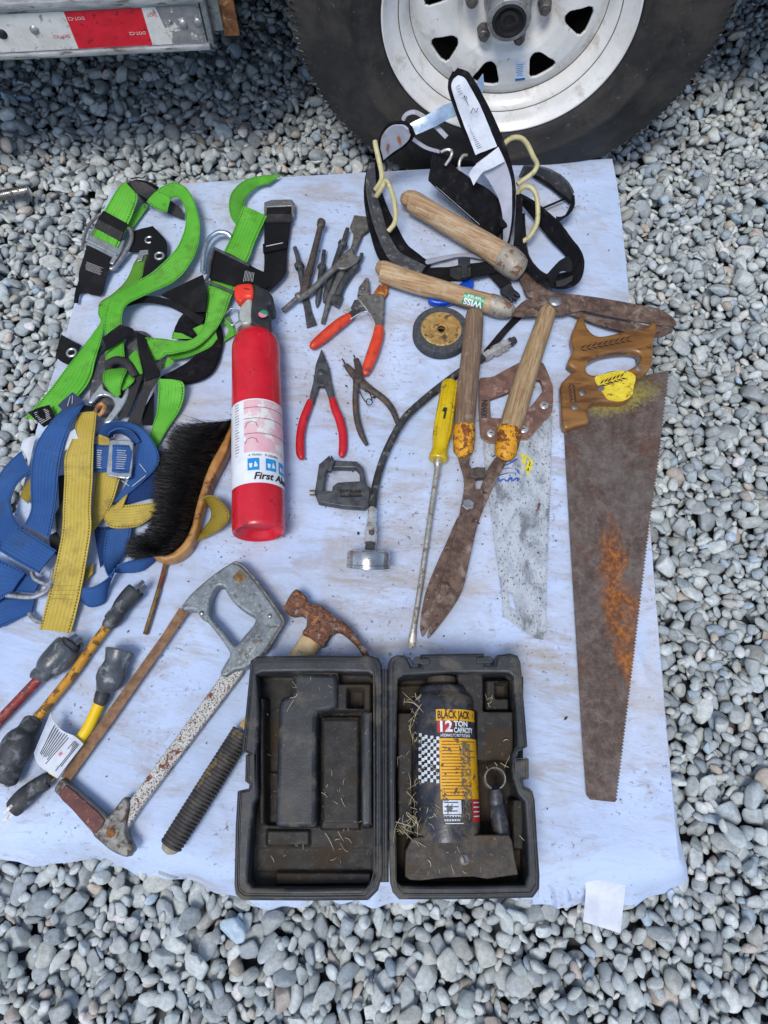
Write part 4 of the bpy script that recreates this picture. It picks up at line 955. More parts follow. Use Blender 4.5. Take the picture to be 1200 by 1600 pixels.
A = P(*CH(388, 1296), .0435); Bp = P(*CH(385, 1390), .0335); gr = 33.5 / PPM(870, .03); M = axis_matrix(A, A + (Bp - A))
GL = (Bp - A).length
part('gauge', lathe([(.0001, -.001), (gr * .7, 0), (gr * .93, .002), (gr, .006), (gr, GL * .8), (gr * .985, GL * .82), (gr * 1.02, GL * .84), (gr * 1.02, GL), (gr * .95, GL + .001), (gr * .9, GL - .003), (.0001, GL - .004)], M, 60), 'gauge_chrome', gh)
cl = thing('screw_clamp', 'small black hooked screw clamp between the pliers and the hose', 'clamp', P(535, 755, 0))
part('frame', plate(CH, [(105, 1000), (128, 850), (182, 803), (190, 828), (240, 832), (325, 835), (358, 868), (374, 960), (396, 972), (388, 1062), (365, 1078), (255, 1070), (125, 1048)], .020, .015, [[(165, 880), (196, 866), (320, 868), (338, 890), (342, 938), (225, 945), (200, 965), (196, 990), (165, 1000), (150, 985)], [(242, 992), (345, 992), (352, 1018), (242, 1020)]], bevel=.002), 'dark_tool', cl)
part('hook', plate(CH, [(190, 800), (200, 812), (208, 830), (192, 888), (168, 880), (182, 840)], .032, .009, bevel=.002), 'dark_tool', cl)
A, Bp = P(*CH(236, 1006), .014), P(*CH(352, 1006), .014); n_ = 60; L = (Bp - A).length
part('screw', lathe([(.0001, 0)] + [(.0085 * (1 if k % 4 in (1, 2) else .82), L * k / n_) for k in range(n_ + 1)] + [(.0001, L)], axis_matrix(A, Bp), 18), 'hose_rubber', cl)
part('screw', rod(CH, [(80, 1000, .012, 16), (100, 1000, .012, 16), (130, 1002, .012, 13), (200, 1004, .014, 13)], 0, 8), 'old_steel', cl)
CJ = Crop(630, 570, 3.5556)
sd = thing('screwdriver', 'long flat screwdriver with a fluted clear yellow handle', 'screwdriver', P(675, 800, 0))
A, Bp = P(*CJ(262, 92), .017), P(*CJ(192, 530), .017); L = (Bp - A).length; s_ = 1 / 3.5556 / PPM(680, .017)
prof = [(0.5, 0), (20, .002 / L), (38, .012), (46, .035), (49, .08), (51, .3), (54, .55), (53, .68), (46, .77), (42, .84), (44, .90), (51, .94), (52, .985), (48, 1.0), (24, 1.0), (1, 1.0)]
part('handle', lathe([(r * s_, t * L) for r, t in prof], axis_matrix(A, Bp), 72, lambda i, r, z, a: (r * (1 - (.075 * (abs(sin(a * 4)) < .38) if 3 <= i <= 7 else 0)), z)), 'yellow_plastic', sd, 30)
part('nick', plate(CJ, [(225, 235), (245, 238), (240, 260), (232, 300), (222, 296), (230, 262), (218, 255)], .0338, .001, bevel=.0002), 'ink_black', sd)
part('shaft', rod(CJ, [(193, 525, .015, 24), (191, 545, .015, 24), (190, 560, .015, 20), (189, 580, .014, 17), (150, 850, .012, 16), (104, 1170, .008, 16), (62, 1440, .005, 16), (56, 1480, .005, 19, 13), (50, 1530, .004, 21, 7), (44, 1572, .0035, 19, 4)], 3, 16), 'shaft_steel', sd)
# ------------------------------------------------------------------ hedge shears
CI = Crop(580, 290, 2.4)
s1 = thing('hedge_shears', 'open hedge shears lying sideways with pale wooden handles and a green sticker', 'shears', P(820, 440, 0))
part('handle', rod(CI, [(128, 70, .030, 8), (132, 62, .030, 28), (142, 58, .030, 38), (170, 70, .030, 41), (240, 112, .030, 40), (330, 165, .030, 42), (420, 218, .029, 45), (505, 275, .028, 50)], 5, 24), 'wood_upper', s1, 60, label='upper pale wooden handle')
part('ferrule', rod(CI, [(494, 268, .028, 52), (500, 272, .028, 54), (535, 298, .027, 53), (556, 318, .024, 44), (566, 326, .022, 28)], 3, 24), 'ferrule_steel', s1)
part('handle', rod(CI, [(28, 325, .024, 10), (32, 322, .024, 30), (42, 322, .024, 40), (80, 336, .024, 41), (180, 370, .024, 40), (280, 396, .024, 36), (370, 424, .023, 36), (455, 447, .022, 38)], 5, 24), 'wood_lower', s1, 60, label='lower wooden handle with the green sticker')
part('ferrule', rod(CI, [(448, 445, .022, 39), (455, 447, .022, 40), (490, 460, .021, 38), (522, 470, .02, 28), (530, 473, .019, 18)], 3, 24), 'ferrule_steel', s1)
part('blade', plate(CI, [(520, 480), (545, 455), (578, 428), (625, 420), (660, 400), (700, 400), (850, 418), (1000, 445), (1078, 460), (1128, 490), (1146, 520), (1110, 524), (1000, 508), (860, 480), (790, 466), (720, 482), (640, 486), (560, 490)], .022, .005, smooth=2, bevel=.0012), 'rust_blade', s1)
part('blade', plate(CI, [(552, 332), (578, 304), (610, 334), (664, 386), (740, 440), (800, 478), (900, 500), (1050, 525), (1135, 535), (1110, 556), (1060, 566), (900, 534), (800, 500), (700, 460), (640, 430), (585, 412), (568, 372)], .0155, .005, smooth=2, bevel=.0012), 'rust_blade', s1)
part('pivot_bolt', join(disc(CI, 692, 428, .029, 24, .006), ), 'galv', s1)
q = [(725, 446.5), (760, 456), (758, 469), (723, 459.5)]
def on_rod(c, pts, a, b, w0, off): pass
g = []
hA, hB = P(*CI(370, 424), .023), P(*CI(180, 370), .024); HM = axis_matrix(hA, hB); hr = 36.6 / 2.4 / PPM(462, .023)
def hw(off):
    def f(u, v, z=0):
        a = u / hr; r = hr + off + z
        return HM @ Vector((r * cos(a), r * sin(a), v))
    return f
Lh = (hB - hA).length
# sticker near the ferrule on the lower handle
sv = (P(*CI(392, 404), .04) - hA).dot((hB - hA).normalized())
stick = part('sticker', curved(hw, -.012, .0085, sv - .019, sv + .019, .0006, 14, 2), 'gauge_green', s1, 60)
up_ = hw(0)(.005, sv) - hw(0)(0, sv); sg = 1 if up_.y < 0 else -1
part('print', text('WISS', .0145, None, .0001, lambda x, y, z: hw(.0018)(sg * (y + .0035) - .0015, sv + x, z), .0005, sx=1.05), 'label_white', stick, 0)
part('print', text('HW 10-A', .006, None, .0001, lambda x, y, z: hw(.0013)(sg * (y - .0065) - .0015, sv + x, z), .0001), 'label_white', stick, 0)
s2 = thing('hedge_shears', 'closed hedge shears standing upright in view with yellow rusty ferrules', 'shears', P(750, 740, 0))
part('handle', rod(CH, [(940, 58, .020, 8), (940, 64, .020, 34), (938, 80, .020, 46), (930, 180, .020, 50), (915, 330, .020, 52), (898, 480, .020, 55), (885, 680, .019, 52)], 5, 24), 'wood_grey', s2, 60, label='left weathered grey handle')
part('ferrule', rod(CH, [(886, 662, .019, 55), (885, 668, .019, 57), (882, 740, .018, 56), (878, 785, .017, 50), (876, 802, .016, 36), (876, 806, .015, 20)], 3, 24), 'ferrule_yellow', s2)
part('handle', rod(CI, [(668, 462, .036, 6), (667, 466, .036, 22), (662, 476, .036, 31), (640, 540, .034, 34), (605, 640, .031, 37), (570, 750, .027, 41), (540, 850, .024, 43), (515, 930, .022, 42)], 5, 24), 'wood_oak', s2, 60, label='right oak handle with a bold grain')
part('ferrule', rod(CJ, [(592, 362, .022, 62), (590, 368, .022, 66), (578, 440, .02, 65), (566, 490, .019, 60), (560, 515, .018, 46), (558, 522, .017, 28)], 3, 24), 'ferrule_yellow', s2)
for x, y, h in ((317, 370, .0345), (566, 392, .040)): part('rivet', disc(CJ, x, y, h, 12, .002), 'rust_brown', s2)
part('blade', plate(CJ, [(308, 495), (372, 495), (366, 545), (385, 585), (400, 640), (402, 690), (432, 688), (444, 715), (441, 800), (410, 900), (385, 1010), (355, 1150), (330, 1250), (280, 1340), (215, 1430), (148, 1512), (134, 1508), (150, 1440), (175, 1340), (230, 1150), (290, 930), (318, 800), (338, 690), (336, 620), (318, 560)], .019, .005, smooth=2, bevel=.0012), 'rust_blade', s2)
part('blade', plate(CJ, [(512, 515), (578, 522), (545, 590), (515, 650), (480, 720), (445, 800), (420, 870), (390, 960), (330, 1100), (250, 1290), (190, 1400), (148, 1448), (118, 1500), (104, 1508), (95, 1470), (96, 1420), (118, 1285), (175, 1130), (250, 965), (300, 850), (360, 790), (428, 690), (450, 620)], .0125, .005, smooth=2, bevel=.0012), 'rust_blade', s2)
part('stop_block', plate(CJ, [(372, 575), (398, 570), (402, 566), (456, 568), (456, 622), (402, 628), (372, 618)], .025, .014, bevel=.002), 'rusty_tool', s2)
px, py = CJ(362, 771); hx = P(px, py, .025); hr2 = 36 / 3.5556 / PPM(py, .025)
part('pivot_bolt', join(lathe([(.0001, 0), (hr2 * .8, -.0002), (hr2, -.0015), (hr2, -.007)], Matrix.Translation(hx) @ Matrix.Rotation(.3, 4, 'Z'), 6)), 'galv', s2, 20)

# ------------------------------------------------------------------ handsaws
CL = Crop(740, 560, 8.5714)
w1 = thing('hand_saw', 'short handsaw with a brown board handle and a flaked silver blade', 'saw', P(810, 790, 0))
def toothed(c, a, b, pitch, depth, side):
    a, b = np.array(c(*a)), np.array(c(*b)); d_ = b - a; L = np.linalg.norm(d_); d_ /= L; n_ = np.array([d_[1], -d_[0]]) * side; k = int(L / pitch); out = []
    for i in range(k):
        out.append(tuple(a + d_ * (i / k) * L)); out.append(tuple(a + d_ * ((i + .55) / k) * L + n_ * depth))
    return out
rt = toothed(CJ, (822, 280), (812, 700), 4.2, 2.6, 1) + toothed(CJ, (812, 700), (795, 1100), 4.2, 2.6, 1) + toothed(CJ, (795, 1100), (787, 1520), 4.2, 2.6, 1)
out = [CJ(440, 380)] + rt + [CJ(786, 1527), CJ(728, 1520), CJ(556, 1396), CJ(545, 1250), CJ(480, 770), CJ(455, 560)]
part('blade', plate(PX, out, .004, .0013, [[CJ(*p) for p in ((580, 1258), (608, 1272), (632, 1372), (592, 1345))]], bevel=.0002), 'flaked_blade', w1, 20)
ho = [(95, 258), (190, 250), (280, 232), (400, 165), (520, 100), (640, 40), (760, 15), (900, 40), (960, 110), (1040, 310), (1062, 400), (1055, 690), (1000, 760), (880, 900), (760, 1045), (690, 1072), (610, 1070), (300, 1120), (190, 1100), (110, 1030), (90, 900), (72, 560), (80, 330)]
hh = [(222, 560), (260, 530), (420, 470), (560, 400), (720, 320), (860, 280), (900, 300), (935, 415), (900, 470), (800, 600), (740, 660), (650, 720), (560, 790), (260, 795), (230, 740)]
hd_ = part('handle', plate(CL, ho, .012, .0085, [hh], smooth=2, hsmooth=3, bevel=.0012), 'masonite', w1)
part('edge', plate(CL, [(x + (4 if x > 560 else -6), y + (7 if y > 560 else 0)) for x, y in ho], .0105, .0075, [hh], smooth=2, hsmooth=3, bevel=.0015), 'masonite_edge', hd_)
for x, y in ((948, 620), (235, 995), (672, 940)):
    sc_ = part('screw', disc(CL, x, y, .0142, 58, .003), 'chrome', w1)
    part('slot', plate(CL, [(x - 22, y - 5), (x + 22, y - 12), (x + 22, y - 2), (x - 22, y + 6)], .0146, .001, bevel=.0001), 'dark_steel', sc_, 0)
M = Matrix.Translation(P(*CL(146, 675), .0122)) @ Matrix.Rotation(radians(84), 4, 'Z')
part('brand_text', text('IRWIN', .0135, M, .0001, None, .0006, sx=.9), 'ink_black', w1, 0)
def stroke(c, pts, w_, h): return ribbon([(p[0] - w_, p[1], h, p[0] + w_, p[1] + w_ * .5, h) for p in (c(*q) for q in pts)], .0002, 3, 1)
part('paint_mark', join(*[stroke(CJ, q, 1.6, .0044)[:2] for q in ([(495, 510), (520, 500), (560, 545), (620, 500)], [(540, 560), (580, 552), (635, 520)], [(510, 590), (560, 575), (625, 575), (640, 600)], [(520, 618), (580, 600), (635, 600)], [(512, 640), (530, 628), (535, 648), (560, 630), (575, 648), (600, 622), (605, 645), (635, 625), (636, 646)])]), 'marker_blue', w1, 0, kind='stuff')
part('paint_mark', join(*[stroke(CJ, q, 2.4, .0045)[:2] for q in ([(655, 490), (672, 520), (690, 500)], [(672, 520), (668, 548)], [(690, 510), (712, 530), (705, 560)], [(660, 560), (690, 585), (715, 560)], [(700, 535), (690, 575), (695, 610)])]), 'marker_yellow', w1, 0, kind='stuff')
CK = Crop(860, 480, 2.025)
w2 = thing('hand_saw', 'long rusty handsaw with a carved wooden handle overhanging the sheet edge', 'saw', P(960, 880, 0))
rt = toothed(CK, (371, 200), (340, 480), 5.2, 3.0, 1) + toothed(CK, (340, 480), (308, 700), 5.2, 3.0, 1) + toothed(CK, (308, 700), (262, 1090), 5.2, 3.2, 1) + toothed(CK, (262, 1090), (205, 1560), 5.2, 3.2, 1)
out = [CK(60, 330), CK(180, 250), CK(300, 215)] + rt + [CK(204, 1566), CK(126, 1558), CK(114, 1544), CK(100, 1350), CK(84, 1080), CK(62, 720), CK(42, 372)]
saw_blade_mat(ROOTLOC[w2.name]); part('blade', plate(PX, out, .006, .0012, bevel=.0002), 'rust_grey_blade', w2, 20)
hh2 = [(782, 488), (798, 488), (806, 520), (832, 553), (870, 562), (950, 545), (1035, 530), (1056, 500), (1070, 510), (1072, 540), (1060, 590), (1058, 650), (1042, 690), (1004, 725), (986, 758), (978, 790), (940, 812), (860, 810), (822, 820), (812, 850), (816, 885), (770, 898), (722, 905), (714, 800), (712, 745), (738, 712), (764, 690), (742, 672), (738, 656), (757, 612), (750, 565), (768, 515)]
ho2 = [(806, 684), (822, 655), (870, 632), (950, 620), (1000, 624), (1012, 645), (995, 670), (955, 692), (910, 690), (855, 706), (822, 706)]
hb = part('handle', plate(CI, hh2, .022, .02, [ho2], smooth=4, hsmooth=4, bevel=.005), 'varnished', w2)
part('paint', plate(CI, [(838, 722), (880, 704), (945, 693), (990, 712), (984, 757), (976, 788), (939, 808), (892, 803), (872, 782)], .0225, .001, smooth=4, bevel=.0003), 'yellow_spray', hb)
for x, y in ((793, 775), (764, 828), (862, 758), (1005, 683)): part('screw', disc(CI, x, y, .0242, 13, .003), 'old_steel', w2)
cx_, cy_ = CI(930, 760); c3 = P(cx_, cy_, .0232); rr3 = 24 / 2.4 / PPM(cy_, .023)
part('medallion', lathe([(.0001, .0004), (rr3 * .82, .0004), (rr3 * .86, .0014), (rr3 * .96, .0014), (rr3, -.001)], Matrix.Translation(c3), 30), 'yellow_spray', w2)
def leaf(x, y, a, l=24, w_=4.5): 
    ca, sa = cos(a), sin(a)
    return plate(CI, [(x + ca * p - sa * q, y + sa * p + ca * q) for p, q in ((0, 0), (l * .4, w_), (l, 0), (l * .4, -w_))], .02235, .0006, bevel=.0001)
lv = []
for k in range(9):
    x = 784 + k * 21; y = 612 - k * 4.2
    lv += [leaf(x, y, -.62, 30, 3.4), leaf(x, y + 3, .12, 30, 3.4)]
for k in range(5): lv += [leaf(750 + k * 1.5, 742 + k * 13, 2.1, 24, 3.4), leaf(754 + k * 1.5, 742 + k * 13, 1.05, 24, 3.4)]
part('carving', join(*lv), 'carving', w2, 0, kind='stuff')
lv = []
for k in range(6): lv += [leaf(858 + k * 15, 745 - k * 5, -.85, 26, 3.2), leaf(860 + k * 15, 748 - k * 5, .1, 26, 3.2)]
part('carving', join(*[([(v[0], v[1], v[2] + .0006) for v in g[0]], g[1]) for g in lv]), 'carving', w2, 0, kind='stuff')

# ------------------------------------------------------------------ hacksaw
CM = Crop(80, 870, 3.158)
hk = thing('hacksaw', 'hacksaw with a grey cast handle, flaked white frame and rusty blade', 'hacksaw', P(270, 1100, 0))
part('handle', plate(CM, [(885, 28), (905, 24), (945, 50), (1010, 122), (1110, 258), (1142, 312), (1132, 345), (1052, 470), (985, 532), (950, 552), (905, 560), (860, 590), (832, 578), (848, 540), (872, 500), (880, 470), (830, 395), (768, 318), (738, 300), (715, 265), (690, 262), (640, 255), (682, 188), (745, 130), (810, 78)], .026, .022, [[(815, 150), (850, 148), (872, 185), (905, 228), (955, 268), (1002, 298), (1000, 330), (955, 385), (915, 432), (895, 425), (845, 360), (795, 305), (782, 280), (785, 210)]], smooth=2, hsmooth=3, bevel=.004), 'cast_alloy', hk)
part('grip_rim', tube(rodpts(CM, [(905, 26, .026), (950, 48, .026), (1015, 122, .026), (1113, 258, .026), (1146, 315, .026), (1134, 348, .026), (1055, 474, .026)]), .0022, 8), 'old_steel', hk)
q = P(*CM(930, 100), .0265); part('badge', box(q, (.016, .016, .001), radians(-40), .0003), 'brass_rust', hk)
nmp = Matrix.Translation(P(*CM(995, 415), .0262)) @ Matrix.Rotation(radians(57), 4, 'Z')
npart = part('name_panel', box((0, 0, 0), (.058, .021, .0012), 0, .0004, nmp), 'cast_alloy', hk)
part('raised_text', join(text('HEAVY DUTY', .0085, nmp @ Matrix.Translation((0, .004, .0008)), .0004), text('HACKSAW', .0085, nmp @ Matrix.Translation((0, -.005, .0008)), .0004)), 'old_steel', npart, 0, kind='stuff')
part('frame', plate(CM, [(842, 580), (948, 556), (940, 580), (440, 1240), (366, 1352), (352, 1345), (372, 1220)], .017, .014, bevel=.002), 'flaked_white', hk)
part('front_bracket', plate(CM, [(348, 1195), (372, 1188), (384, 1230), (368, 1330), (376, 1385), (404, 1440), (390, 1465), (368, 1482), (300, 1455), (238, 1405), (205, 1366), (250, 1310), (290, 1270)], .022, .02, smooth=3, bevel=.003), 'old_steel', hk)
part('bolt', disc(CM, 292, 1362, .024, 24, .004), 'rust_brown', hk)
fg = part('front_grip', plate(CM, [(12, 1158), (28, 1118), (48, 1098), (75, 1112), (272, 1282), (275, 1305), (232, 1365), (205, 1368), (60, 1200)], .022, .02, smooth=2, bevel=.003), 'old_steel', hk)
part('insert', plate(CM, [(38, 1180), (62, 1135), (84, 1132), (180, 1215), (266, 1298), (228, 1355), (208, 1356), (90, 1235)], .0235, .004, smooth=2, bevel=.0012), 'maroon', fg)
part('saw_blade', plate(CM, [(632, 252), (682, 268), (660, 300), (300, 820), (92, 1108), (46, 1085), (250, 800), (540, 395)], .012, .0014, bevel=.0003), 'rust_bar', hk)
part('blade_clip', plate(CM, [(640, 248), (676, 200), (705, 222), (668, 268)], .016, .008, bevel=.001), 'zinc', hk)
for x, y in ((742, 276), (1078, 290)): part('screw', disc(CM, x, y, .0275, 12, .003), 'bright_steel', hk)

# ------------------------------------------------------------------ claw hammer (its handle runs under the jack case)
CN_ = Crop(420, 900, 6)
hm = thing('claw_hammer', 'rusty claw hammer with a pale neck and ribbed black grip under the case', 'hammer', P(440, 1080, 0))
part('head', plate(CN_, [(142, 298), (160, 232), (200, 160), (250, 114), (300, 136), (350, 186), (366, 232), (430, 254), (472, 260), (560, 320), (650, 390), (740, 450), (830, 560), (900, 670), (940, 745), (965, 800), (930, 800), (890, 738), (840, 662), (760, 582), (690, 526), (640, 510), (582, 540), (540, 602), (505, 650), (400, 592), (310, 530), (345, 470), (352, 420), (334, 370), (290, 352), (235, 360), (180, 340)], .034, .028, smooth=3, bevel=.007), 'rust_heavy', hm)
hx_ = [(487, 1003), (470, 1026), (430, 1080), (392, 1132), (380, 1148)]
part('neck', rod(PX, [(494, 990, .016, 17, 14), (478, 1014, .015, 18, 14), (455, 1046, .014, 16, 13), (420, 1094, .014, 15, 13), (385, 1142, .014, 15, 14)], 4, 18), 'hickory', hm)
gA, gB = P(*CM(945, 862), .0165), P(*CM(588, 1430), .0165); L = (gB - gA).length; GM = axis_matrix(gA, gB); prof = [(.0001, 0), (.012, .0005)]
n_ = 34
for k in range(n_ * 6):
    t = (k + .5) / (n_ * 6); r = .0155 + .0012 * sin(t * pi); prof.append((r * (1 if (k % 6) in (1, 2, 3) else .88), t * L))
prof += [(.012, L), (.0001, L)]
def gm(i, r, z, a):
    sm = 1 if cos(a - .9) < .2 else 0      # worn smooth on the upper side
    return ((r if sm else .0152 + (r - .0152) * .35), z)
part('grip', lathe(prof, GM, 36, gm), 'grip_black', hm, 30)
part('butt', rod(CM, [(600, 1412, .016, 46, 40), (590, 1432, .016, 46, 40), (584, 1450, .015, 38, 34), (580, 1462, .014, 16, 16)], 3, 14), 'stone_pale', hm, label='chipped pale butt of the handle')

# ------------------------------------------------------------------ adapter cords
CC = Crop(0, 880, 3.81)
def prongs(c, lst, root, mat='bright_steel'):
    for (x0, y0, x1, y1, w_, h) in lst:
        a = np.array((x0, y0), float); b_ = np.array((x1, y1), float); d_ = (b_ - a) / np.linalg.norm(b_ - a); n_ = np.array([-d_[1], d_[0]]) * w_
        part('prong', plate(c, [tuple(a - n_), tuple(a + n_), tuple(b_ + n_), tuple(b_ - n_)], h, .0016, bevel=.0003), mat, root)
k1 = thing('power_cord', 'red power cord with a dark round plug running off the left edge', 'cord', P(25, 1060, 0))
part('cable', rod(CC, [(-160, 1120, .011, 30), (-40, 975, .011, 30), (60, 870, .012, 30), (150, 775, .014, 30), (235, 685, .016, 30)], 5), 'cord_red', k1)
part('plug', rod(CC, [(214, 690, .016, 36), (222, 672, .016, 44), (236, 660, .017, 46), (268, 662, .018, 46), (278, 640, .018, 66), (300, 610, .019, 80), (350, 555, .02, 84), (400, 500, .02, 82), (412, 488, .02, 70), (420, 480, .02, 40)], 3, 24), 'plug_clear', k1)
part('plug_face', rod(CC, [(405, 500, .02, 66), (428, 472, .02, 62), (436, 464, .02, 20)], 0, 24), 'plug_rubber', k1)
prongs(CC, [(398, 462, 456, 424, 9, .03), (440, 490, 486, 446, 12, .026), (452, 505, 494, 478, 10, .018)], k1, 'dark_tool')
k2 = thing('power_cord', 'orange adapter cord with a plug on top and a fat black socket below', 'cord', P(110, 1080, 0))
part('cable', rod(CC, [(660, 350, .013, 27), (560, 480, .012, 28), (440, 650, .012, 28), (320, 800, .013, 28), (205, 940, .015, 28)], 5), 'cord_orange', k2)
part('plug', rod(CC, [(630, 345, .014, 36), (652, 352, .014, 46), (672, 330, .015, 50), (690, 310, .015, 50), (705, 285, .016, 46), (735, 240, .016, 52), (790, 180, .016, 56), (812, 160, .016, 50), (818, 152, .016, 20)], 3, 20), 'plug_rubber', k2)
prongs(CC, [(790, 165, 855, 105, 10, .028), (820, 178, 868, 132, 11, .022), (835, 200, 850, 178, 9, .014)], k2, 'dark_tool')
part('socket', rod(CC, [(205, 925, .015, 40), (196, 940, .016, 56), (170, 985, .018, 58), (155, 1005, .019, 60), (130, 1045, .021, 88), (95, 1110, .022, 96), (60, 1190, .022, 80), (38, 1260, .021, 78), (22, 1298, .02, 70), (18, 1304, .02, 30)], 3, 24), 'plug_rubber', k2)
k3 = thing('power_cord', 'short bright yellow adapter cord with a paper tag wrapped round it', 'cord', P(130, 1120, 0))
part('socket', rod(CC, [(718, 516, .02, 40), (716, 522, .02, 84), (706, 552, .02, 78), (690, 600, .02, 70), (665, 660, .02, 82), (645, 710, .019, 78), (622, 750, .017, 52), (612, 775, .016, 38), (600, 815, .015, 36), (592, 838, .014, 34)], 4, 24), 'plug_clear', k3)
part('collar', rod(CC, [(622, 762, .016, 40), (612, 778, .016, 44), (600, 815, .015, 42), (590, 836, .014, 36)], 2, 14), 'plug_rubber', k3)
part('cable', rod(CC, [(594, 830, .014, 34), (560, 905, .013, 34), (520, 985, .013, 33), (460, 1070, .012, 32), (380, 1170, .012, 30), (285, 1285, .013, 30)], 5), 'cord_yellow', k3)
part('plug', rod(CC, [(305, 1300, .013, 32), (285, 1290, .014, 46), (255, 1310, .015, 50), (200, 1345, .015, 52), (150, 1390, .016, 60), (95, 1445, .016, 58), (72, 1462, .016, 50), (66, 1468, .016, 20)], 3, 20), 'plug_rubber', k3)
prongs(CC, [(72, 1440, 20, 1488, 9, .03), (85, 1478, 14, 1540, 10, .02), (60, 1458, 28, 1485, 7, .024)], k3, 'chrome')
tg1 = part('tag', RB(CC, [(302, 888, 205, 1130, .034), (318, 940, 212, 1168, .030), (370, 995, 236, 1208, .027), (440, 1026, 264, 1228, .024)], .0006, 6), 'paper', k3)
tg2 = part('tag', RB(CC, [(440, 1026, 264, 1228, .0245), (468, 1048, 300, 1252, .0255), (497, 1076, 340, 1282, .021)], .0006, 6), 'paper', k3)
def lines(c, a, b, a2, b2, n, h0, h1, w_=2.2):
    gs_ = []
    for k in range(n):
        t = (k + .5) / n; p = np.array(a) * (1 - t) + np.array(a2) * t; q = np.array(b) * (1 - t) + np.array(b2) * t; h = h0 + (h1 - h0) * t
        s0 = random.uniform(.04, .1); s1 = random.uniform(.75, .96); P0 = p + (q - p) * s0; P1 = p + (q - p) * s1
        dd_ = (q - p) / np.linalg.norm(q - p); n2 = np.array([-dd_[1], dd_[0]]) * w_
        gs_.append(([tuple(P(*c(*(P0 - n2)), h)), tuple(P(*c(*(P0 + n2)), h)), tuple(P(*c(*(P1 + n2)), h)), tuple(P(*c(*(P1 - n2)), h))], [(0, 1, 2, 3)]))
    return join(*gs_)
part('fine_print', lines(CC, (322, 950), (222, 1160), (425, 1030), (262, 1212), 8, .0315, .026), 'ink_black', tg1, 0, kind='stuff')
part('fine_print', lines(CC, (452, 1042), (290, 1232), (480, 1068), (328, 1262), 5, .0262, .0256), 'ink_black', tg2, 0, kind='stuff')
part('red_mark', plate(CC, [(345, 1135), (362, 1122), (372, 1136), (356, 1150)], .0268, .0002, bevel=.00005), 'ink_pink', tg2, 0)
# ------------------------------------------------------------------ jack case, open
RIM = .082
CN = Crop(350, 1010, 3.903); CO = Crop(595, 1010, 3.903)
case = thing('jack_case', 'open dirty black plastic jack case, empty lid on the left', 'case', P(600, 1220, 0))
def tray(c, x0, x1, y0, y1, floor, regs, step=6, blur=2):
    xs = np.arange(x0, x1 + step, step); ys = np.arange(y0, y1 + step, step); X, Y = np.meshgrid(xs, ys); D = np.full(X.shape, floor)
    for poly, dep in regs:
        D[inpoly(X, Y, poly)] = dep
    for _ in range(blur):
        D = (np.roll(D, 1, 0) + np.roll(D, -1, 0) + np.roll(D, 1, 1) + np.roll(D, -1, 1) + 2 * D) / 6
    V = []
    for j in range(len(ys)):
        for i in range(len(xs)):
            p = P(*c(xs[i], ys[j]), RIM); q = noise.noise(Vector((p.x * 60, p.y * 60, 0))) * .0006
            V.append((p.x, p.y, ZP + RIM + D[j, i] + q))
    n = len(xs)
    return V, [(j * n + i, j * n + i + 1, (j + 1) * n + i + 1, (j + 1) * n + i) for j in range(len(ys) - 1) for i in range(n - 1)]
R = lambda a, b, c, d: [(a, b), (c, b), (c, d), (a, d)]
lid_o = [(160, 85), (200, 57), (550, 53), (900, 55), (945, 72), (963, 115), (965, 800), (965, 1400), (940, 1490), (880, 1550), (500, 1553), (112, 1550), (68, 1515), (60, 1460), (68, 1100), (80, 884), (148, 872), (152, 842), (126, 822), (130, 662), (152, 652), (106, 632), (110, 600), (140, 300)]
lid_c = [(196, 172), (230, 158), (560, 152), (880, 158), (915, 180), (925, 260), (922, 900), (915, 1400), (870, 1470), (500, 1478), (170, 1474), (145, 1430), (160, 1150), (182, 960), (205, 920), (200, 640), (215, 400)]
lid = part('lid', plate(CN, lid_o, RIM, .046, [lid_c], bevel=.0035), 'case_plastic', case, 40)
lt = tray(CN, 132, 940, 140, 1490, -.038, [
    (R(132, 140, 940, 1490), -.036),
    ([(418, 140), (700, 140), (700, 215), (690, 380), (565, 410), (560, 1105), (312, 1105), (318, 900), (335, 350), (418, 300)], -.009),
    ([(318, 1060), (556, 1060), (556, 1105), (312, 1105)], -.014),
    (R(430, 240, 560, 1000), -.007),
    (R(196, 150, 412, 302), -.05), (R(240, 302, 335, 760), -.05), (R(225, 760, 315, 1090), -.047),
    (R(200, 302, 240, 1090), -.016),
    (R(578, 412, 828, 1120), -.026), (R(600, 440, 812, 1080), -.024),
    (R(835, 390, 900, 1110), -.010), (R(690, 215, 900, 392), -.013), (R(752, 246, 852, 364), -.045),
    (R(240, 1130, 505, 1225), -.030), (R(170, 1240, 900, 1390), -.038), (R(300, 1390, 900, 1470), -.026), (R(140, 1395, 300, 1490), -.036)])
part('lid_block', plate(CN, [(420, 168), (560, 164), (685, 168), (696, 220), (690, 372), (640, 392), (572, 402), (562, 440), (562, 700), (560, 1085), (540, 1104), (330, 1104), (312, 1080), (318, 900), (336, 350), (360, 312), (416, 296)], RIM - .005, .034, bevel=.006), 'case_plastic', lid, 50)
part('lid_block', plate(CN, [(838, 402), (905, 400), (905, 1090), (838, 1100)], RIM - .008, .03, bevel=.005), 'case_plastic', lid, 50)
part('lid_tray', lt, 'case_dirty', lid, 60)
def ridge(c, pts, dx, h, r): return tube([P(*c(*p), h) for p in [tuple(q) for q in cr(pts, 3, True)]], r, 6, True)
def inset(pts, k):
    cx = sum(p[0] for p in pts) / len(pts); cy = sum(p[1] for p in pts) / len(pts)
    return [(cx + (x - cx) * (1 - k), cy + (y - cy) * (1 - k * .6)) for x, y in pts]
part('lip', tube([P(*CN(*p), RIM + .0005) for p in inset(lid_o, .05)], .0013, 6, True), 'case_plastic', lid, 60)
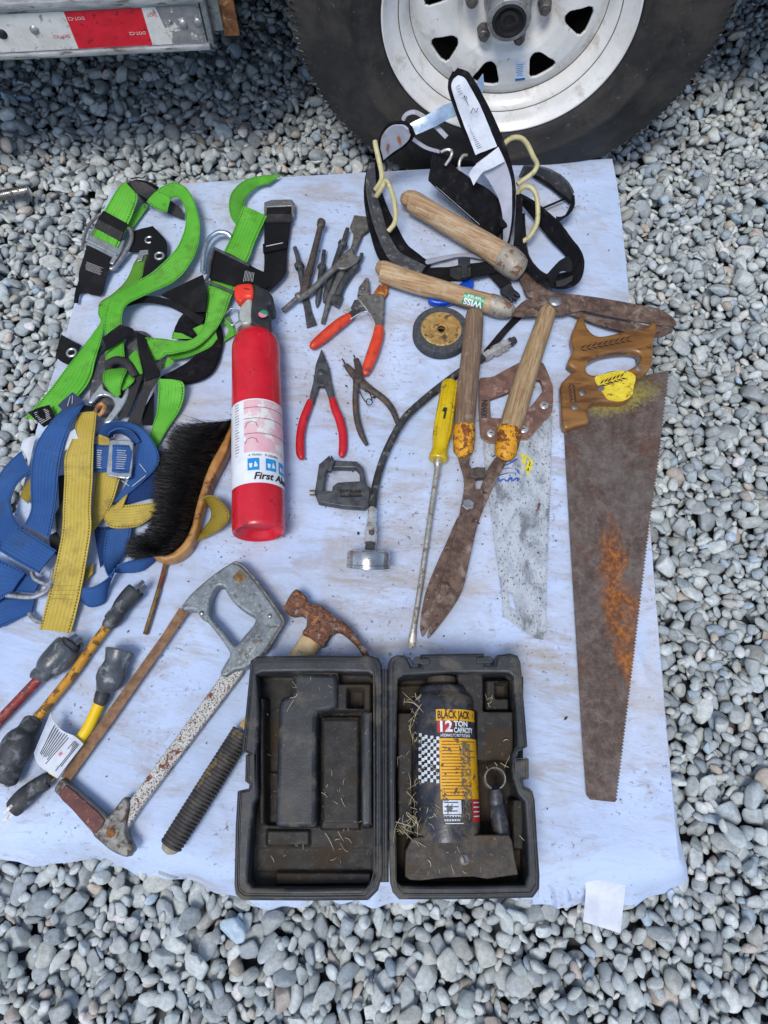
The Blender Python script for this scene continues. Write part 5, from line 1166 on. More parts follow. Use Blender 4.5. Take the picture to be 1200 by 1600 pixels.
part('lip', tube([P(*CN(*p), RIM) for p in inset(lid_o, .085)], .0011, 6, True), 'case_plastic', lid, 60)
bas_o = [(45, 100), (60, 68), (95, 50), (150, 52), (170, 85), (186, 122), (240, 122), (242, 46), (440, 42), (630, 40), (640, 112), (698, 112), (712, 50), (790, 40), (835, 52), (855, 95), (868, 260), (882, 420), (897, 612), (842, 640), (832, 690), (905, 684), (906, 806), (868, 815), (878, 858), (928, 882), (942, 940), (958, 1200), (972, 1400), (970, 1480), (930, 1535), (500, 1545), (112, 1545), (72, 1502), (56, 1440), (45, 800)]
bas_c = [(104, 200), (140, 178), (450, 160), (780, 160), (808, 185), (822, 400), (832, 600), (800, 660), (800, 790), (835, 900), (878, 950), (890, 1150), (900, 1390), (880, 1455), (500, 1462), (130, 1462), (98, 1440), (90, 800)]
bas = part('base', plate(CO, bas_o, RIM, .08, [bas_c], bevel=.0035), 'case_plastic', case, 40)
bt = tray(CO, 80, 912, 145, 1475, -.055, [
    (R(80, 145, 912, 1475), -.055), (R(100, 390, 205, 1160), -.022), (R(470, 145, 640, 390), -.016), (R(585, 380, 830, 700), -.016),
    (R(655, 185, 805, 375), -.024), (R(722, 200, 800, 300), -.05), (R(610, 700, 800, 1170), -.055), (R(822, 930, 900, 1250), -.026), (R(110, 200, 300, 380), -.05)])
part('base_tray', bt, 'case_dirty', bas, 60)
part('lip', tube([P(*CO(*p), RIM + .0005) for p in inset(bas_o, .055)], .0012, 6, True), 'case_plastic', bas, 60)
part('hinge', tube([P(598.5, y, RIM - .012) for y in np.linspace(1046, 1378, 12)], .0042, 12), 'case_plastic', case)
part('hinge', tube([P(603, y, RIM - .012) for y in np.linspace(1046, 1378, 12)], .0036, 12), 'case_plastic', case)
for pts in ([(198, 78), (215, 62), (235, 62), (245, 75), (270, 72), (298, 80), (298, 105), (262, 112), (240, 104), (205, 106)], [(584, 72), (610, 66), (640, 60), (668, 60), (686, 76), (682, 98), (650, 104), (612, 98), (590, 104)]):
    part('latch', plate(CO, pts, RIM + .004, .007, smooth=2, bevel=.001), 'case_plastic', case)

# ------------------------------------------------------------------ bottle jack lying in the case
jack = thing('bottle_jack', 'black bottle jack with a yellow label lying in the right half of the case', 'jack', P(720, 1210, .02))
JH = .058
jA, jB = P(*CO(404, 1165), JH), P(*CO(372, 262), JH); JL = (jB - jA).length; JM = axis_matrix(jA, jB); JR = 199 / 3.903 / PPM(1205, JH + .01)
vz = lambda y: (1165 - y) / (1165 - 262) * JL
prof = [(JR * .98, -.004), (JR, .003), (JR, vz(360)), (JR * .97, vz(330)), (JR * .90, vz(310)), (JR * .80, vz(295)), (JR * .78, vz(285)), (JR * .76, vz(262)), (JR * .68, vz(245)), (JR * .5, vz(238))]
part('body', lathe(prof, JM, 72), 'jack_black', jack, 40)
part('cap', lathe([(JR * .72, vz(250)), (JR * .5, vz(238)), (JR * .40, vz(236)), (JR * .41, vz(228)), (JR * .46, vz(224)), (JR * .46, vz(186)), (JR * .42, vz(180)), (.0001, vz(178))], JM, 48), 'jack_grimy', jack, 40)
def jw(off):
    def f(u, v, z=0):
        a = JS * u / JR; r = JR + off + z
        return JM @ Vector((r * cos(a), r * sin(a), v))
    return f
JS = 1
if (jw(0)(.02, .1) - jw(0)(0, .1)).x < 0: JS = -1
def ju(x, y):      # picture column -> arc length
    cx = 404 + (372 - 404) * (1165 - y) / 903; t = max(-.99, min(.99, (x - cx) / 204)); return math.asin(t) * JR
def jpatch(x0, x1, y0, y1, off, mat, name='print', par=None, yy=None):
    ym = (y0 + y1) / 2
    return part(name, curved(jw, ju(x0, ym), ju(x1, ym), vz(y1), vz(y0), off, 16, 2), mat, par or jack, 60)
b = NB('grime_film'); v = b.coord(); f = b.rng(b.noise(v, 220, 7, .72), .44, .56, 0, .95)
f = b.math('MULTIPLY', f, b.rng(b.noise(v, 60, 4), .36, .5)); b.out(b.ramp(b.noise(v, 300, 5), [(.4, hexc('#4a4238')), (.6, hexc('#7d7364'))]), .85, 0); b.l(f, b.b.inputs['Alpha'])
lb = jpatch(336, 578, 415, 1085, .0003, 'jack_black', 'label')
jpatch(338, 577, 414, 484, .0007, 'jack_yellow', 'band', lb)
jpatch(345, 440, 488, 556, .0007, 'jack_red', 'band', lb)
jpatch(362, 592, 590, 945, .0007, 'jack_yellow', 'band', lb)
jpatch(380, 488, 950, 1028, .0007, 'jack_white', 'band', lb)
jpatch(552, 604, 945, 1075, .0007, 'jack_red', 'band', lb)
jpatch(500, 548, 950, 1075, .0006, 'jack_grimy', 'band', lb)
jpatch(488, 548, 560, 1070, .0013, 'grime_film', 'grime', lb)
def jt(s, x, y, size, mat, bold=.0, sx=1.0, al='CENTER'):
    u0 = ju(x, y); v0_ = vz(y); part('print', text(s, size, None, .0001, lambda a, b_, z: jw(.0015)(u0 + a, v0_ + b_, z), bold, al, sx), mat, lb, 0)
jt('BLACK JACK', 452, 451, .0135, 'ink_black', .0003, .60)
jt('12', 393, 522, .0190, 'label_white', .0006)
jt('TON', 445, 505, .0095, 'label_white', .0003, 1, 'LEFT'); jt('CAPACITY', 445, 543, .0088, 'label_white', .0002, .74, 'LEFT')
jt('HYDRAULIC BOTTLE JACK', 464, 574, .0048, 'jack_white', .0001, .74)
def jl(y, x0, x1, th_): return curved(jw, ju(x0, y), ju(x1, y), vz(y), vz(y) + th_, .0010, 6, 1)
part('fine_print', join(*[jl(612 + k * 18.5, 372, random.uniform(470, 575), .0011) for k in range(18)]), 'rust_brown', lb, 60, kind='stuff')
part('fine_print', join(*[jl(966 + k * 24, 388, random.uniform(460, 484), .0013) for k in range(3)] + [jl(1044, 388, 480, .0014), jl(1064, 388, 476, .0014)]), 'sticker_ink', lb, 60, kind='stuff')
part('fine_print', join(*[jl(1044, 386, 486, .0022), jl(1066, 390, 480, .0022), jl(1082, 395, 500, .001)]), 'jack_white', lb, 60, kind='stuff')
part('fine_print', join(*[jl(968 + k * 26, 560, 596, .0014) for k in range(4)]), 'jack_white', lb, 60, kind='stuff')
ck = []; cw = []
for i in range(7):
    for j in range(14):
        x0 = 232 + i * 18; x1 = x0 + 18; y0 = 562 + j * 21 + i * 3 - (8 if i < 2 else 0); y1 = y0 + 21
        if y1 > 860: continue
        (ck if (i + j) % 2 else cw).append(curved(jw, ju(x0, y0), ju(x1, y0), vz(y1), vz(y0), .0007, 2, 1))
chk = part('chequer', join(*ck), 'ink_black', lb, 60, kind='stuff'); part('chequer', join(*cw), 'jack_white', lb, 60, kind='stuff')
part('base_block', plate(CO, [(150, 1250), (190, 1170), (260, 1158), (500, 1150), (780, 1150), (802, 1185), (815, 1280), (838, 1392), (760, 1402), (650, 1418), (560, 1404), (400, 1410), (240, 1428), (178, 1424), (150, 1405)], .088, .07, bevel=.0015), 'jack_grimy', jack, 40)
vs = part('valve_screw', disc(CO, 510, 1300, .0905, 33, .004), 'old_steel', jack)
part('slot', plate(CO, [(498, 1280), (508, 1278), (524, 1318), (514, 1322)], .0912, .001, bevel=.0002), 'dark_steel', vs, 0)
c4 = P(*CO(695, 805), .088); r4 = 67 / 3.903 / PPM(1216, .088)
part('pump_socket', lathe([(r4, .002), (r4 * .97, .004), (r4 * .86, .004), (r4 * .83, .002), (r4 * .83, -.016), (r4, -.016), (r4, .002)], Matrix.Translation(c4), 40, None, radians(-66), radians(246)), 'old_steel', jack, 40)
part('pump_piston', rod(CO, [(696, 865, .083, 30, 24), (700, 900, .080, 40), (702, 955, .078, 44), (703, 962, .078, 36), (704, 970, .078, 36)], 2, 20), 'dark_tool', jack)
part('pump_cylinder', rod(CO, [(706, 962, .07, 40), (708, 966, .07, 50), (730, 1100, .07, 52), (736, 1165, .07, 52)], 2, 24), 'jack_black', jack)

def straw(spots, seed):
    r = random.Random(seed); V, Fc = [], []
    for (c, x0, y0, x1, y1, h0, h1, n, ln) in spots:
        for _ in range(n):
            x = r.uniform(x0, x1); y = r.uniform(y0, y1); a = r.gauss(1.3, .9); l = ln * r.uniform(.4, 1.3); h = r.uniform(h0, h1)
            if r.random() < .35: continue
            l *= r.choice((.35, .7, 1, 1.6)); w1 = r.uniform(.7, 1.6); bx, by = r.gauss(0, l * .12), r.gauss(0, l * .12); tilt = r.gauss(0, .003)
            g = rod(c, [(x - cos(a) * l / 2, y - sin(a) * l / 2, h + tilt, w1), (x + bx, y + by, h + .001, w1 * 1.25), (x + cos(a) * l / 2, y + sin(a) * l / 2, max(.004, h - tilt), w1 * .6)], 3, 4)
            o = len(V); V += g[0]; Fc += [tuple(i + o for i in f) for f in g[1]]
    return V, Fc
g = straw([(CO, 175, 300, 240, 600, .072, .092, 34, 70), (CO, 170, 800, 250, 1080, .070, .09, 34, 80), (CO, 95, 1070, 250, 1150, .064, .09, 40, 80), (CO, 640, 280, 690, 370, .062, .066, 12, 45),
           (CO, 180, 470, 560, 560, .098, .104, 4, 60), (CO, 270, 940, 380, 1100, .099, .103, 10, 50), (CO, 200, 1190, 780, 1390, .0895, .0905, 26, 40), (CO, 140, 280, 220, 340, .05, .07, 5, 60), (CO, 610, 690, 780, 760, .085, .09, 6, 50), (CO, 750, 560, 790, 700, .068, .072, 3, 90), (CO, 870, 1150, 890, 1250, .06, .065, 3, 70), (CO, 90, 600, 190, 900, .062, .064, 8, 40)], 3)
o = single('straw', g, 'straw_dry', 'dry straw bits scattered over the bottle jack', 'straw', smooth=60); o['kind'] = 'stuff'
g = straw([(CN, 385, 230, 460, 370, .076, .084, 11, 70), (CN, 230, 380, 330, 960, .045, .06, 8, 30), (CN, 580, 720, 740, 980, .060, .062, 16, 36), (CN, 790, 1000, 840, 1100, .06, .065, 4, 70), (CN, 640, 1110, 790, 1340, .05, .052, 14, 60), (CN, 230, 1130, 620, 1300, .05, .054, 14, 30), (CN, 420, 200, 680, 300, .0745, .0755, 12, 26)], 5)
o = single('straw', g, 'straw_dry', 'few dry straw bits lying in the empty case lid', 'straw', smooth=60); o['kind'] = 'stuff'

# ------------------------------------------------------------------ green full-body harness
CD = Crop(60, 260, 2.857); D6 = Crop(60, 260, 6); D5 = Crop(60, 440, 5)
gn = thing('safety_harness', 'bright green webbing safety harness with black pads and silver buckles', 'harness', P(250, 480, 0))
def strap(c, S, mat, par=None, th=.0018, name='strap', n=7, **k): return part(name, RB(c, S, th, n), mat, par or gn, 60, **k)
# black understraps and pads
strap(CD, [(180, 510, 250, 560, .004), (165, 560, 190, 570, .006, .004), (158, 610, 178, 612, .006, .003)], 'web_black')
strap(CD, [(372, 628, 395, 590, .012, .02), (470, 610, 480, 578, .012, .02), (570, 622, 580, 592, .012, .02), (650, 660, 665, 635, .012, .018), (725, 715, 740, 680, .01, .014)], 'web_black')
strap(CD, [(545, 575, 735, 485, .006, .022), (600, 600, 745, 525, .005, .030), (650, 625, 750, 580, .005, .032), (690, 655, 745, 650, .005, .025)], 'web_black')
part('hip_pad', plate(CD, [(600, 745), (650, 650), (745, 640), (750, 690), (700, 765), (640, 770)], .006, .005, smooth=3, bevel=.002), 'pad_fabric', gn)
part('hip_pad', plate(CD, [(806, 695), (822, 760), (806, 845), (765, 918), (690, 955), (605, 962), (542, 938), (600, 905), (660, 870), (720, 820), (780, 770)], .016, .012, smooth=4, bevel=.005), 'pad_fabric', gn)
strap(CD, [(575, 815, 590, 865, .014), (640, 800, 670, 850, .016), (720, 760, 760, 810, .018), (790, 730, 800, 770, .018)], 'web_green')
strap(CD, [(810, 690, 835, 660, .01), (850, 730, 865, 700, .008), (815, 795, 882, 750, .005)], 'web_green')
strap(CD, [(600, 740, 640, 745, .02), (595, 770, 690, 770, .014)], 'web_green')
strap(CD, [(690, 725, 735, 705, .016), (715, 760, 790, 745, .014)], 'web_green')
# right lower loop
strap(CD, [(535, 948, 600, 952, .026, .03), (537, 985, 645, 965, .018, .03), (535, 1020, 652, 1015, .012, .02), (530, 1090, 632, 1085, .008, .012), (505, 1180, 575, 1175, .006), (490, 1235, 530, 1258, .005)], 'web_green')
# gray back pad straps
part('back_pad', plate(D5, [(455, 600), (540, 560), (660, 520), (700, 400), (780, 380), (870, 420), (900, 620), (760, 900), (690, 1010), (600, 1010), (560, 1080), (440, 1000), (400, 930), (410, 800)], .010, .006, smooth=3, bevel=.002), 'pad_charcoal', gn)
strap(D5, [(735, 735, 820, 715, .020), (700, 860, 775, 850, .02), (645, 1000, 722, 990, .018), (620, 1060, 690, 1060, .014)], 'web_grey')
strap(D5, [(830, 740, 985, 590, .030), (825, 800, 940, 750, .028), (780, 940, 860, 900, .024), (700, 1085, 800, 1090, .016), (690, 1120, 780, 1140, .014)], 'web_grey')
strap(D5, [(815, 1010, 905, 860, .012), (812, 1090, 900, 1010, .010), (815, 1120, 890, 1120, .008)], 'web_black')
# left long strap
strap(D5, [(340, 870, 410, 760, .01), (400, 700, 440, 620, .012), (455, 570, 500, 500, .014)], 'web_black')
strap(CD, [(455, 390, 490, 385, .012), (428, 432, 476, 425, .012), (395, 505, 462, 495, .012), (330, 572, 440, 545, .016), (285, 600, 380, 590, .020), (268, 625, 330, 610, .024)], 'web_green_dull')
strap(CD, [(272, 615, 335, 580, .022, .028), (268, 660, 330, 615, .020, .03), (280, 690, 312, 640, .018, .032), (262, 725, 305, 662, .014, .030), (205, 800, 285, 760, .010, .022), (135, 890, 255, 865, .008, .018), (60, 985, 228, 960, .008, .014), (0, 1058, 165, 1045, .008, .012), (-60, 1125, 105, 1150, .008, .010)], 'web_green')
strap(D5, [(182, 415, 135, 590, .010, .005), (250, 455, 180, 625, .010, .007), (335, 498, 232, 650, .012, .010)], 'web_black')
def grommet(c, x, y, h, r, par=gn):
    px, py = c(x, y); rr = r / c.k / PPM(py, h); return part('grommet', lathe([(rr * .55, -.001), (rr * .58, .001), (rr * .75, .0022), (rr * .95, .0014), (rr, -.001)], Matrix.Translation(P(px, py, h)), 28), 'zinc', par)
grommet(D5, 260, 555, .0125, 44)
# top left: buckle, keepers and the tongue
strap(D6, [(860, 615, 840, 800, .010), (960, 590, 930, 800, .010), (1075, 562, 1050, 780, .012)], 'web_black')
strap(D6, [(1075, 565, 1050, 760, .014), (1150, 640, 1020, 860, .015), (1205, 720, 990, 960, .015), (1200, 860, 968, 1070, .013)], 'web_black')
grommet(D6, 1040, 690, .0135, 46); grommet(D6, 1135, 840, .0170, 50)
part('slide_buckle', plate(D6, [(935, 820), (950, 785), (1030, 778), (1030, 815), (985, 830), (970, 880), (925, 890)], .017, .003, bevel=.001), 'zinc', gn)
strap(D6, [(820, 540, 1000, 330, .012), (850, 590, 1010, 370, .008), (880, 585, 1030, 380, .006)], 'web_green')
strap(D6, [(800, 150, 880, 165, .034, .034), (720, 240, 930, 290, .034, .030), (650, 360, 890, 430, .026), (612, 430, 840, 545, .022), (530, 590, 770, 710, .018), (500, 660, 730, 785, .015)], 'web_green')
strap(D6, [(612, 418, 835, 540, .025), (560, 500, 795, 620, .023)], 'web_black', name='keeper', th=.003)
strap(D6, [(562, 500, 800, 622, .0225), (526, 572, 768, 702, .021)], 'web_grey', name='keeper', th=.0035)
strap(D6, [(452, 735, 682, 850, .022), (425, 850, 665, 930, .018), (390, 960, 645, 1020, .014), (378, 1060, 620, 1110, .010), (400, 1130, 600, 1190, .007), (480, 1200, 570, 1215, .004)], 'web_black')
part('stitch_box', lines(D6, (440, 885), (620, 955), (428, 965), (605, 1030), 7, .0200, .0168, 1.3), 'stitch_white', gn, 0, kind='stuff')
part('buckle', plate(D6, [(515, 560), (470, 660), (418, 765), (440, 782), (470, 735), (690, 848), (662, 905), (698, 915), (770, 800), (812, 690), (780, 690), (745, 760), (500, 640), (540, 572)], .020, .005, bevel=.0015), 'zinc', gn)
part('buckle_bar', tube(rodpts(D6, [(450, 690, .0225), (735, 830, .0225)], 0), .0024, 10), 'zinc', gn)
part('ring', tube(rodpts(D6, [(845, 580, .016), (872, 620, .016), (870, 700, .016), (820, 800, .014), (740, 920, .012), (690, 962, .012), (655, 945, .012)]), .0042, 12), 'galv', gn)
part('ring', tube(rodpts(D6, [(580, 450, .008), (500, 520, .008), (450, 600, .008), (425, 690, .008), (412, 770, .009)]), .0032, 10), 'galv', gn)
strap(D6, [(830, 160, 990, 325, .036, .036), (880, 130, 1080, 290, .042, .02), (960, 130, 1125, 210, .046, .034), (1050, 150, 1130, 200, .045, .04)], 'web_black', name='keeper')
strap(CD, [(400, 62, 465, 160, .046, .03), (480, 75, 540, 185, .044, .016), (560, 130, 590, 215, .03, .008), (640, 190, 650, 238, .018, .004)], 'web_grey', name='keeper')
part('thread_end', tube(rodpts(CD, [(412, 55, .04), (440, 50, .05), (465, 52, .05), (478, 42, .05)]), .0011, 6), 'black_rubber', gn)
strap(CD, [(482, 158, 530, 108, .044, .05), (535, 195, 570, 120, .030, .048), (575, 205, 592, 145, .022, .044)], 'web_green')
# the big loop
strap(CD, [(520, 120, 560, 175, .04, .036), (548, 92, 590, 148, .046, .034), (605, 72, 615, 138, .05, .030), (662, 98, 640, 152, .046, .026), (704, 180, 658, 205, .036, .020), (722, 290, 652, 285, .026, .018), (695, 405, 612, 372, .022, .02), (615, 508, 532, 455, .026, .024), (490, 568, 430, 522, .030, .028), (400, 612, 345, 568, .034, .032), (376, 655, 302, 640, .032, .030), (372, 712, 297, 745, .028), (380, 780, 300, 790, .024), (386, 850, 302, 866, .022)], 'web_green', n=9)
strap(D5, [(640, 335, 500, 440, .034, .036), (745, 378, 520, 520, .032, .034), (690, 440, 460, 592, .030, .032), ], 'web_black')
strap(D5, [(770, 395, 845, 430, .030), (780, 520, 852, 500, .034), (830, 720, 915, 650, .034), (835, 780, 955, 735, .032)], 'web_black')
strap(D5, [(708, 590, 770, 530, .022, .026), (745, 680, 800, 640, .026), (782, 742, 815, 715, .022)], 'web_green')
part('ring_pad', tube(rodpts(D5, [(555, 690, .02), (560, 640, .024), (620, 615, .027), (690, 640, .028), (730, 690, .027), (762, 745, .024)]), .0075, 12), 'web_grey', gn)
strap(D5, [(535, 690, 690, 680, .022, .026), (505, 735, 690, 705, .034, .034), (515, 800, 660, 770, .038, .038), (560, 860, 640, 830, .032), (615, 905, 640, 880, .024)], 'web_green')
strap(D5, [(690, 690, 750, 755, .024), (645, 745, 740, 790, .028), (630, 830, 660, 850, .024)], 'web_green')
part('d_ring', plate(D5, [(382, 942), (430, 870), (500, 785), (512, 835), (560, 862), (620, 885), (650, 905), (690, 818), (708, 850), (672, 950), (610, 1040), (560, 1098), (508, 1098), (560, 1020), (592, 965), (570, 910), (520, 888), (470, 895), (420, 945)], .024, .007, smooth=3, bevel=.0025), 'zinc', gn)
part('cord_knot', join(tube(rodpts(D5, [(440, 1020, .026), (480, 960, .03), (520, 965, .03), (500, 1020, .028), (470, 1045, .026)]), .0035, 8)), 'rust_brown', gn)
# right front strap
strap(CD, [(1085, 38, 1030, 78, .006, .010), (1000, 42, 985, 88, .016, .010), (920, 62, 945, 118, .028, .012), (868, 110, 922, 150, .034, .012), (850, 170, 912, 195, .034, .012), (862, 230, 900, 245, .026, .014), (890, 268, 880, 275, .014, .014)], 'web_green')
strap(CD, [(915, 175, 1020, 222, .018), (872, 285, 972, 325, .016), (835, 370, 938, 415, .018), (795, 440, 895, 490, .022), (765, 520, 868, 568, .020), (746, 600, 850, 612, .018), (748, 680, 832, 662, .020), (715, 752, 782, 740, .026), (650, 782, 700, 808, .032), (560, 770, 600, 838, .034), (478, 764, 572, 838, .034)], 'web_green', n=9)
strap(CD, [(478, 766, 574, 838, .032), (490, 805, 560, 850, .028), (515, 872, 545, 860, .022)], 'web_green')
strap(CD, [(540, 910, 605, 880, .020), (580, 850, 605, 870, .024)], 'web_green')
strap(R8, [(430, 300, 400, 545, .030), (560, 345, 530, 580, .032), (690, 420, 690, 620, .030), (780, 470, 770, 600, .024), (880, 500, 860, 620, .016), (980, 470, 940, 560, .01)], 'web_black', name='chest_strap', th=.003)
for a, b_, h in (((440, 300), (722, 440), .034), ((375, 565), (596, 655), .033)): part('buckle_bar', tube(rodpts(R8, [a + (h,), b_ + (h,)], 0), .0028, 10), 'dark_tool', gn)
part('buckle_bar', tube(rodpts(R8, [(440, 300, .034), (410, 400, .034), (395, 500, .034), (372, 560, .033)]), .0030, 10), 'dark_tool', gn)
part('stitch_box', lines(R8, (685, 470), (665, 575), (765, 490), (748, 590), 7, .0335, .029, 1.4), 'stitch_white', gn, 0, kind='stuff')
part('ring', tube(rodpts(R8, [(345, 490, .010), (350, 400, .014), (365, 300, .018), (400, 220, .02), (470, 172, .022), (540, 180, .02), (572, 212, .016)]), .0050, 12), 'steel_blue', gn)
strap(CD, [(1015, 160, 1135, 160, .012), (1010, 250, 1128, 250, .010), (1008, 370, 1112, 370, .008), (1008, 440, 1108, 430, .010), (1000, 480, 1100, 485, .014), (950, 510, 1030, 560, .012)], 'web_black')
strap(CD, [(1012, 216, 1134, 216, .0145), (1012, 250, 1134, 248, .0145)], 'web_grey', name='keeper', th=.004)
strap(CD, [(1002, 350, 1108, 330, .0135), (1004, 388, 1108, 366, .0135)], 'web_black', name='keeper', th=.004)
part('stitch_line', lines(CD, (1012, 356), (1100, 338), (1012, 358), (1100, 340), 1, .0160, .0160, 1.6), 'stitch_white', gn, 0)
part('buckle', plate(CD, [(1008, 160), (1040, 148), (1130, 146), (1145, 165), (1142, 220), (1130, 222), (1130, 175), (1020, 180), (1016, 220), (1006, 215)], .0155, .004, bevel=.0012), 'galv', gn)
part('slide_buckle', tube([P(*R8(*p), .016) for p in ((512, 845), (572, 785), (632, 800), (642, 885), (580, 922), (535, 880))], .0018, 8, True), 'zinc', gn)
part('tag', RB(CE, [(130, 165, 205, 232, .022), (185, 140, 235, 215, .024), (232, 128, 258, 182, .022)], .001, 5), 'pad_fabric', gn, 60)
part('stitch_box', lines(CE, (150, 165), (225, 140), (190, 222), (248, 185), 7, .0245, .0250, 1.2), 'stitch_white', gn, 0, kind='stuff')

# ------------------------------------------------------------------ blue and yellow harness
bh = thing('safety_harness', 'tangled blue and yellow webbing safety harness at the left edge', 'harness', P(110, 800, 0))
def bs(S, mat, th=.0022, name='strap', n=7): return part(name, RB(CE, S, th, n), mat, bh, 60)
bs([(0, 1035, 0, 1175, .006), (80, 1030, 70, 1140, .006), (165, 1030, 150, 1100, .006)], 'web_blue')
bs([(-60, 830, -60, 1090, .014), (20, 860, 0, 1042, .018), (120, 915, 60, 1000, .020)], 'web_blue')
bs([(105, 915, 55, 1002, .012), (190, 950, 160, 1010, .012)], 'web_blue')
for pts, r in (([(150, 912, .02), (165, 945, .02), (225, 970, .018), (250, 950, .018)], .0035), ([(30, 1020, .016), (130, 1030, .016), (180, 1020, .016), (230, 985, .018), (250, 900, .018)], .0038), ([(138, 1105, .008), (165, 1135, .008), (200, 1148, .008)], .004)):
    part('buckle_bar', tube(rodpts(CE, pts), r, 10), 'galv', bh)
part('buckle', plate(CE, [(255, 640), (300, 560), (320, 700), (290, 760), (262, 720)], .016, .006, bevel=.002), 'dark_tool', bh)
part('buckle', plate(CE, [(225, 740), (300, 700), (310, 780), (260, 830), (235, 800)], .010, .008, bevel=.002), 'underside', bh)
part('buckle', plate(CE, [(270, 460), (310, 450), (310, 590), (275, 600)], .010, .008, bevel=.002), 'underside', bh)
bs([(95, 560, 130, 590, .005), (115, 510, 150, 560, .006), (150, 470, 180, 520, .008)], 'web_olive')
bs([(440, 700, 470, 890, .006), (500, 700, 500, 860, .006), (560, 690, 530, 830, .006)], 'web_blue_dark')
bs([(745, 355, 600, 540, .010, .006), (790, 430, 560, 600, .006), (720, 560, 520, 615, .005)], 'web_blue_dark')
bs([(100, 345, 145, 445, .016, .012), (30, 412, 88, 490, .016), (-25, 500, 55, 560, .016), (-35, 600, 57, 625, .016), (-20, 700, 78, 672, .018), (0, 800, 110, 705, .020)], 'web_blue')
bs([(92, 702, -5, 812, .026), (180, 758, 88, 868, .030), (266, 812, 180, 918, .028)], 'web_blue', .003, 'keeper')
bs([(600, 545, 575, 612, .012), (540, 600, 530, 650, .01), (490, 660, 480, 640, .008)], 'web_yellow')
bs([(484, 655, 530, 600, .014, .010), (515, 700, 545, 603, .016, .010), (590, 706, 600, 598, .014, .010), (660, 690, 670, 592, .012), (735, 640, 740, 584, .010)], 'web_yellow')
bs([(450, 445, 562, 478, .016), (440, 560, 522, 600, .014), (435, 650, 478, 668, .012), (430, 720, 442, 715, .010)], 'web_yellow')
bs([(400, 900, 440, 870, .006), (395, 960, 435, 920, .006)], 'web_yellow')
bs([(462, 265, 512, 285, .02), (450, 340, 530, 350, .018), (442, 450, 540, 470, .016)], 'web_yellow')
bs([(428, 310, 432, 446, .022), (505, 318, 500, 442, .024), (610, 312, 600, 448, .026)], 'web_blue')
bs([(445, 275, 505, 280, .014, .010), (480, 225, 512, 262, .030, .012), (540, 206, 560, 245, .036, .014), (620, 215, 625, 275, .036, .016), (690, 260, 650, 320, .032, .018), (738, 340, 640, 365, .024, .020), (745, 395, 630, 415, .020), (700, 460, 590, 505, .014), (600, 545, 525, 595, .010)], 'web_blue', n=9)
bs([(505, 285, 530, 275, .010, .004), (515, 255, 535, 262, .034, .006), (560, 238, 570, 262, .038, .010), (620, 255, 610, 285, .036, .012), (655, 300, 630, 320, .030, .014)], 'web_blue')
part('stitch_box', join(lines(CE, (650, 400), (692, 452), (650, 400), (692, 452), 1, .0225, .0225, 1.4), lines(CE, (566, 480), (614, 514), (566, 480), (614, 514), 1, .0170, .0170, 1.4), lines(CE, (614, 514), (692, 452), (614, 514), (692, 452), 1, .0190, .0190, 1.4)), 'stitch_white', bh, 0, kind='stuff')
part('buckle', plate(CE, [(512, 296), (525, 290), (612, 294), (626, 304), (622, 400), (614, 462), (598, 474), (508, 462), (497, 450), (504, 370)], .0305, .0045, [[(535, 318), (602, 320), (592, 444), (528, 440)]], bevel=.0016), 'zinc', bh)
bs([(530, 316, 527, 444, .029), (570, 316, 560, 446, .031), (624, 318, 612, 450, .029)], 'web_blue')
part('stitch_box', lines(CE, (452, 335), (480, 338), (450, 425), (478, 428), 9, .0275, .0275, 1.6), 'stitch_white', bh, 0, kind='stuff')
part('stitch_box', lines(CE, (545, 335), (600, 338), (540, 430), (592, 432), 9, .0340, .0340, 1.2), 'stitch_white', bh, 0, kind='stuff')
bs([(500, 715, 618, 705, .010, .012), (488, 800, 605, 765, .018, .010), (487, 870, 575, 835, .026, .008), (505, 925, 545, 890, .030, .006), (525, 935, 535, 915, .03, .01)], 'web_blue')
bs([(388, 985, 382, 1045, .030, .004), (440, 980, 425, 1076, .032, .003), (490, 952, 488, 1055, .032, .003), (520, 925, 506, 985, .030, .003), (540, 895, 530, 925, .026, .003)], 'web_blue')
bs([(740, 820, 735, 850, .022, .003), (680, 845, 665, 905, .024, .003), (610, 860, 590, 915, .024, .003), (550, 880, 540, 912, .022, .003)], 'web_blue')
bs([(300, 145, 400, 118, .026, .030), (260, 185, 372, 160, .034), (205, 255, 335, 220, .036), (165, 330, 302, 310, .034), (146, 430, 277, 430, .032), (145, 540, 266, 535, .032), (146, 620, 256, 622, .033), (115, 692, 232, 752, .032)], 'web_blue', n=9)
bs([(355, 165, 445, 150, .030, .026), (300, 145, 440, 160, .026), (390, 130, 450, 140, .020)], 'web_black')
part('tag', RB(CE, [(270, 130, 305, 165, .032, .030), (340, 68, 398, 112, .036, .034)], .001, 5), 'navy_tag', bh, 60)
part('stitch_box', lines(CE, (325, 88), (300, 150), (345, 78), (350, 125), 2, .0365, .0355, 1.2), 'stitch_white', bh, 0, kind='stuff')
bs([(365, 175, 455, 148, .024, .026), (352, 240, 448, 215, .028), (330, 310, 440, 300, .032), (304, 380, 437, 390, .036), (303, 470, 435, 470, .038), (297, 600, 427, 600, .038), (292, 720, 428, 710, .034), (268, 850, 408, 845, .026), (240, 970, 388, 965, .018), (210, 1085, 362, 1085, .012), (186, 1180, 332, 1198, .008)], 'web_yellow', n=9)
part('stitch_box', lines(CE, (305, 465), (432, 475), (300, 560), (425, 565), 6, .0396, .0396, .8), 'web_olive', bh, 0, kind='stuff')
part('stitch_box', lines(CE, (242, 965), (385, 965), (222, 1045), (372, 1052), 4, .0200, .0165, .8), 'web_olive', bh, 0, kind='stuff')
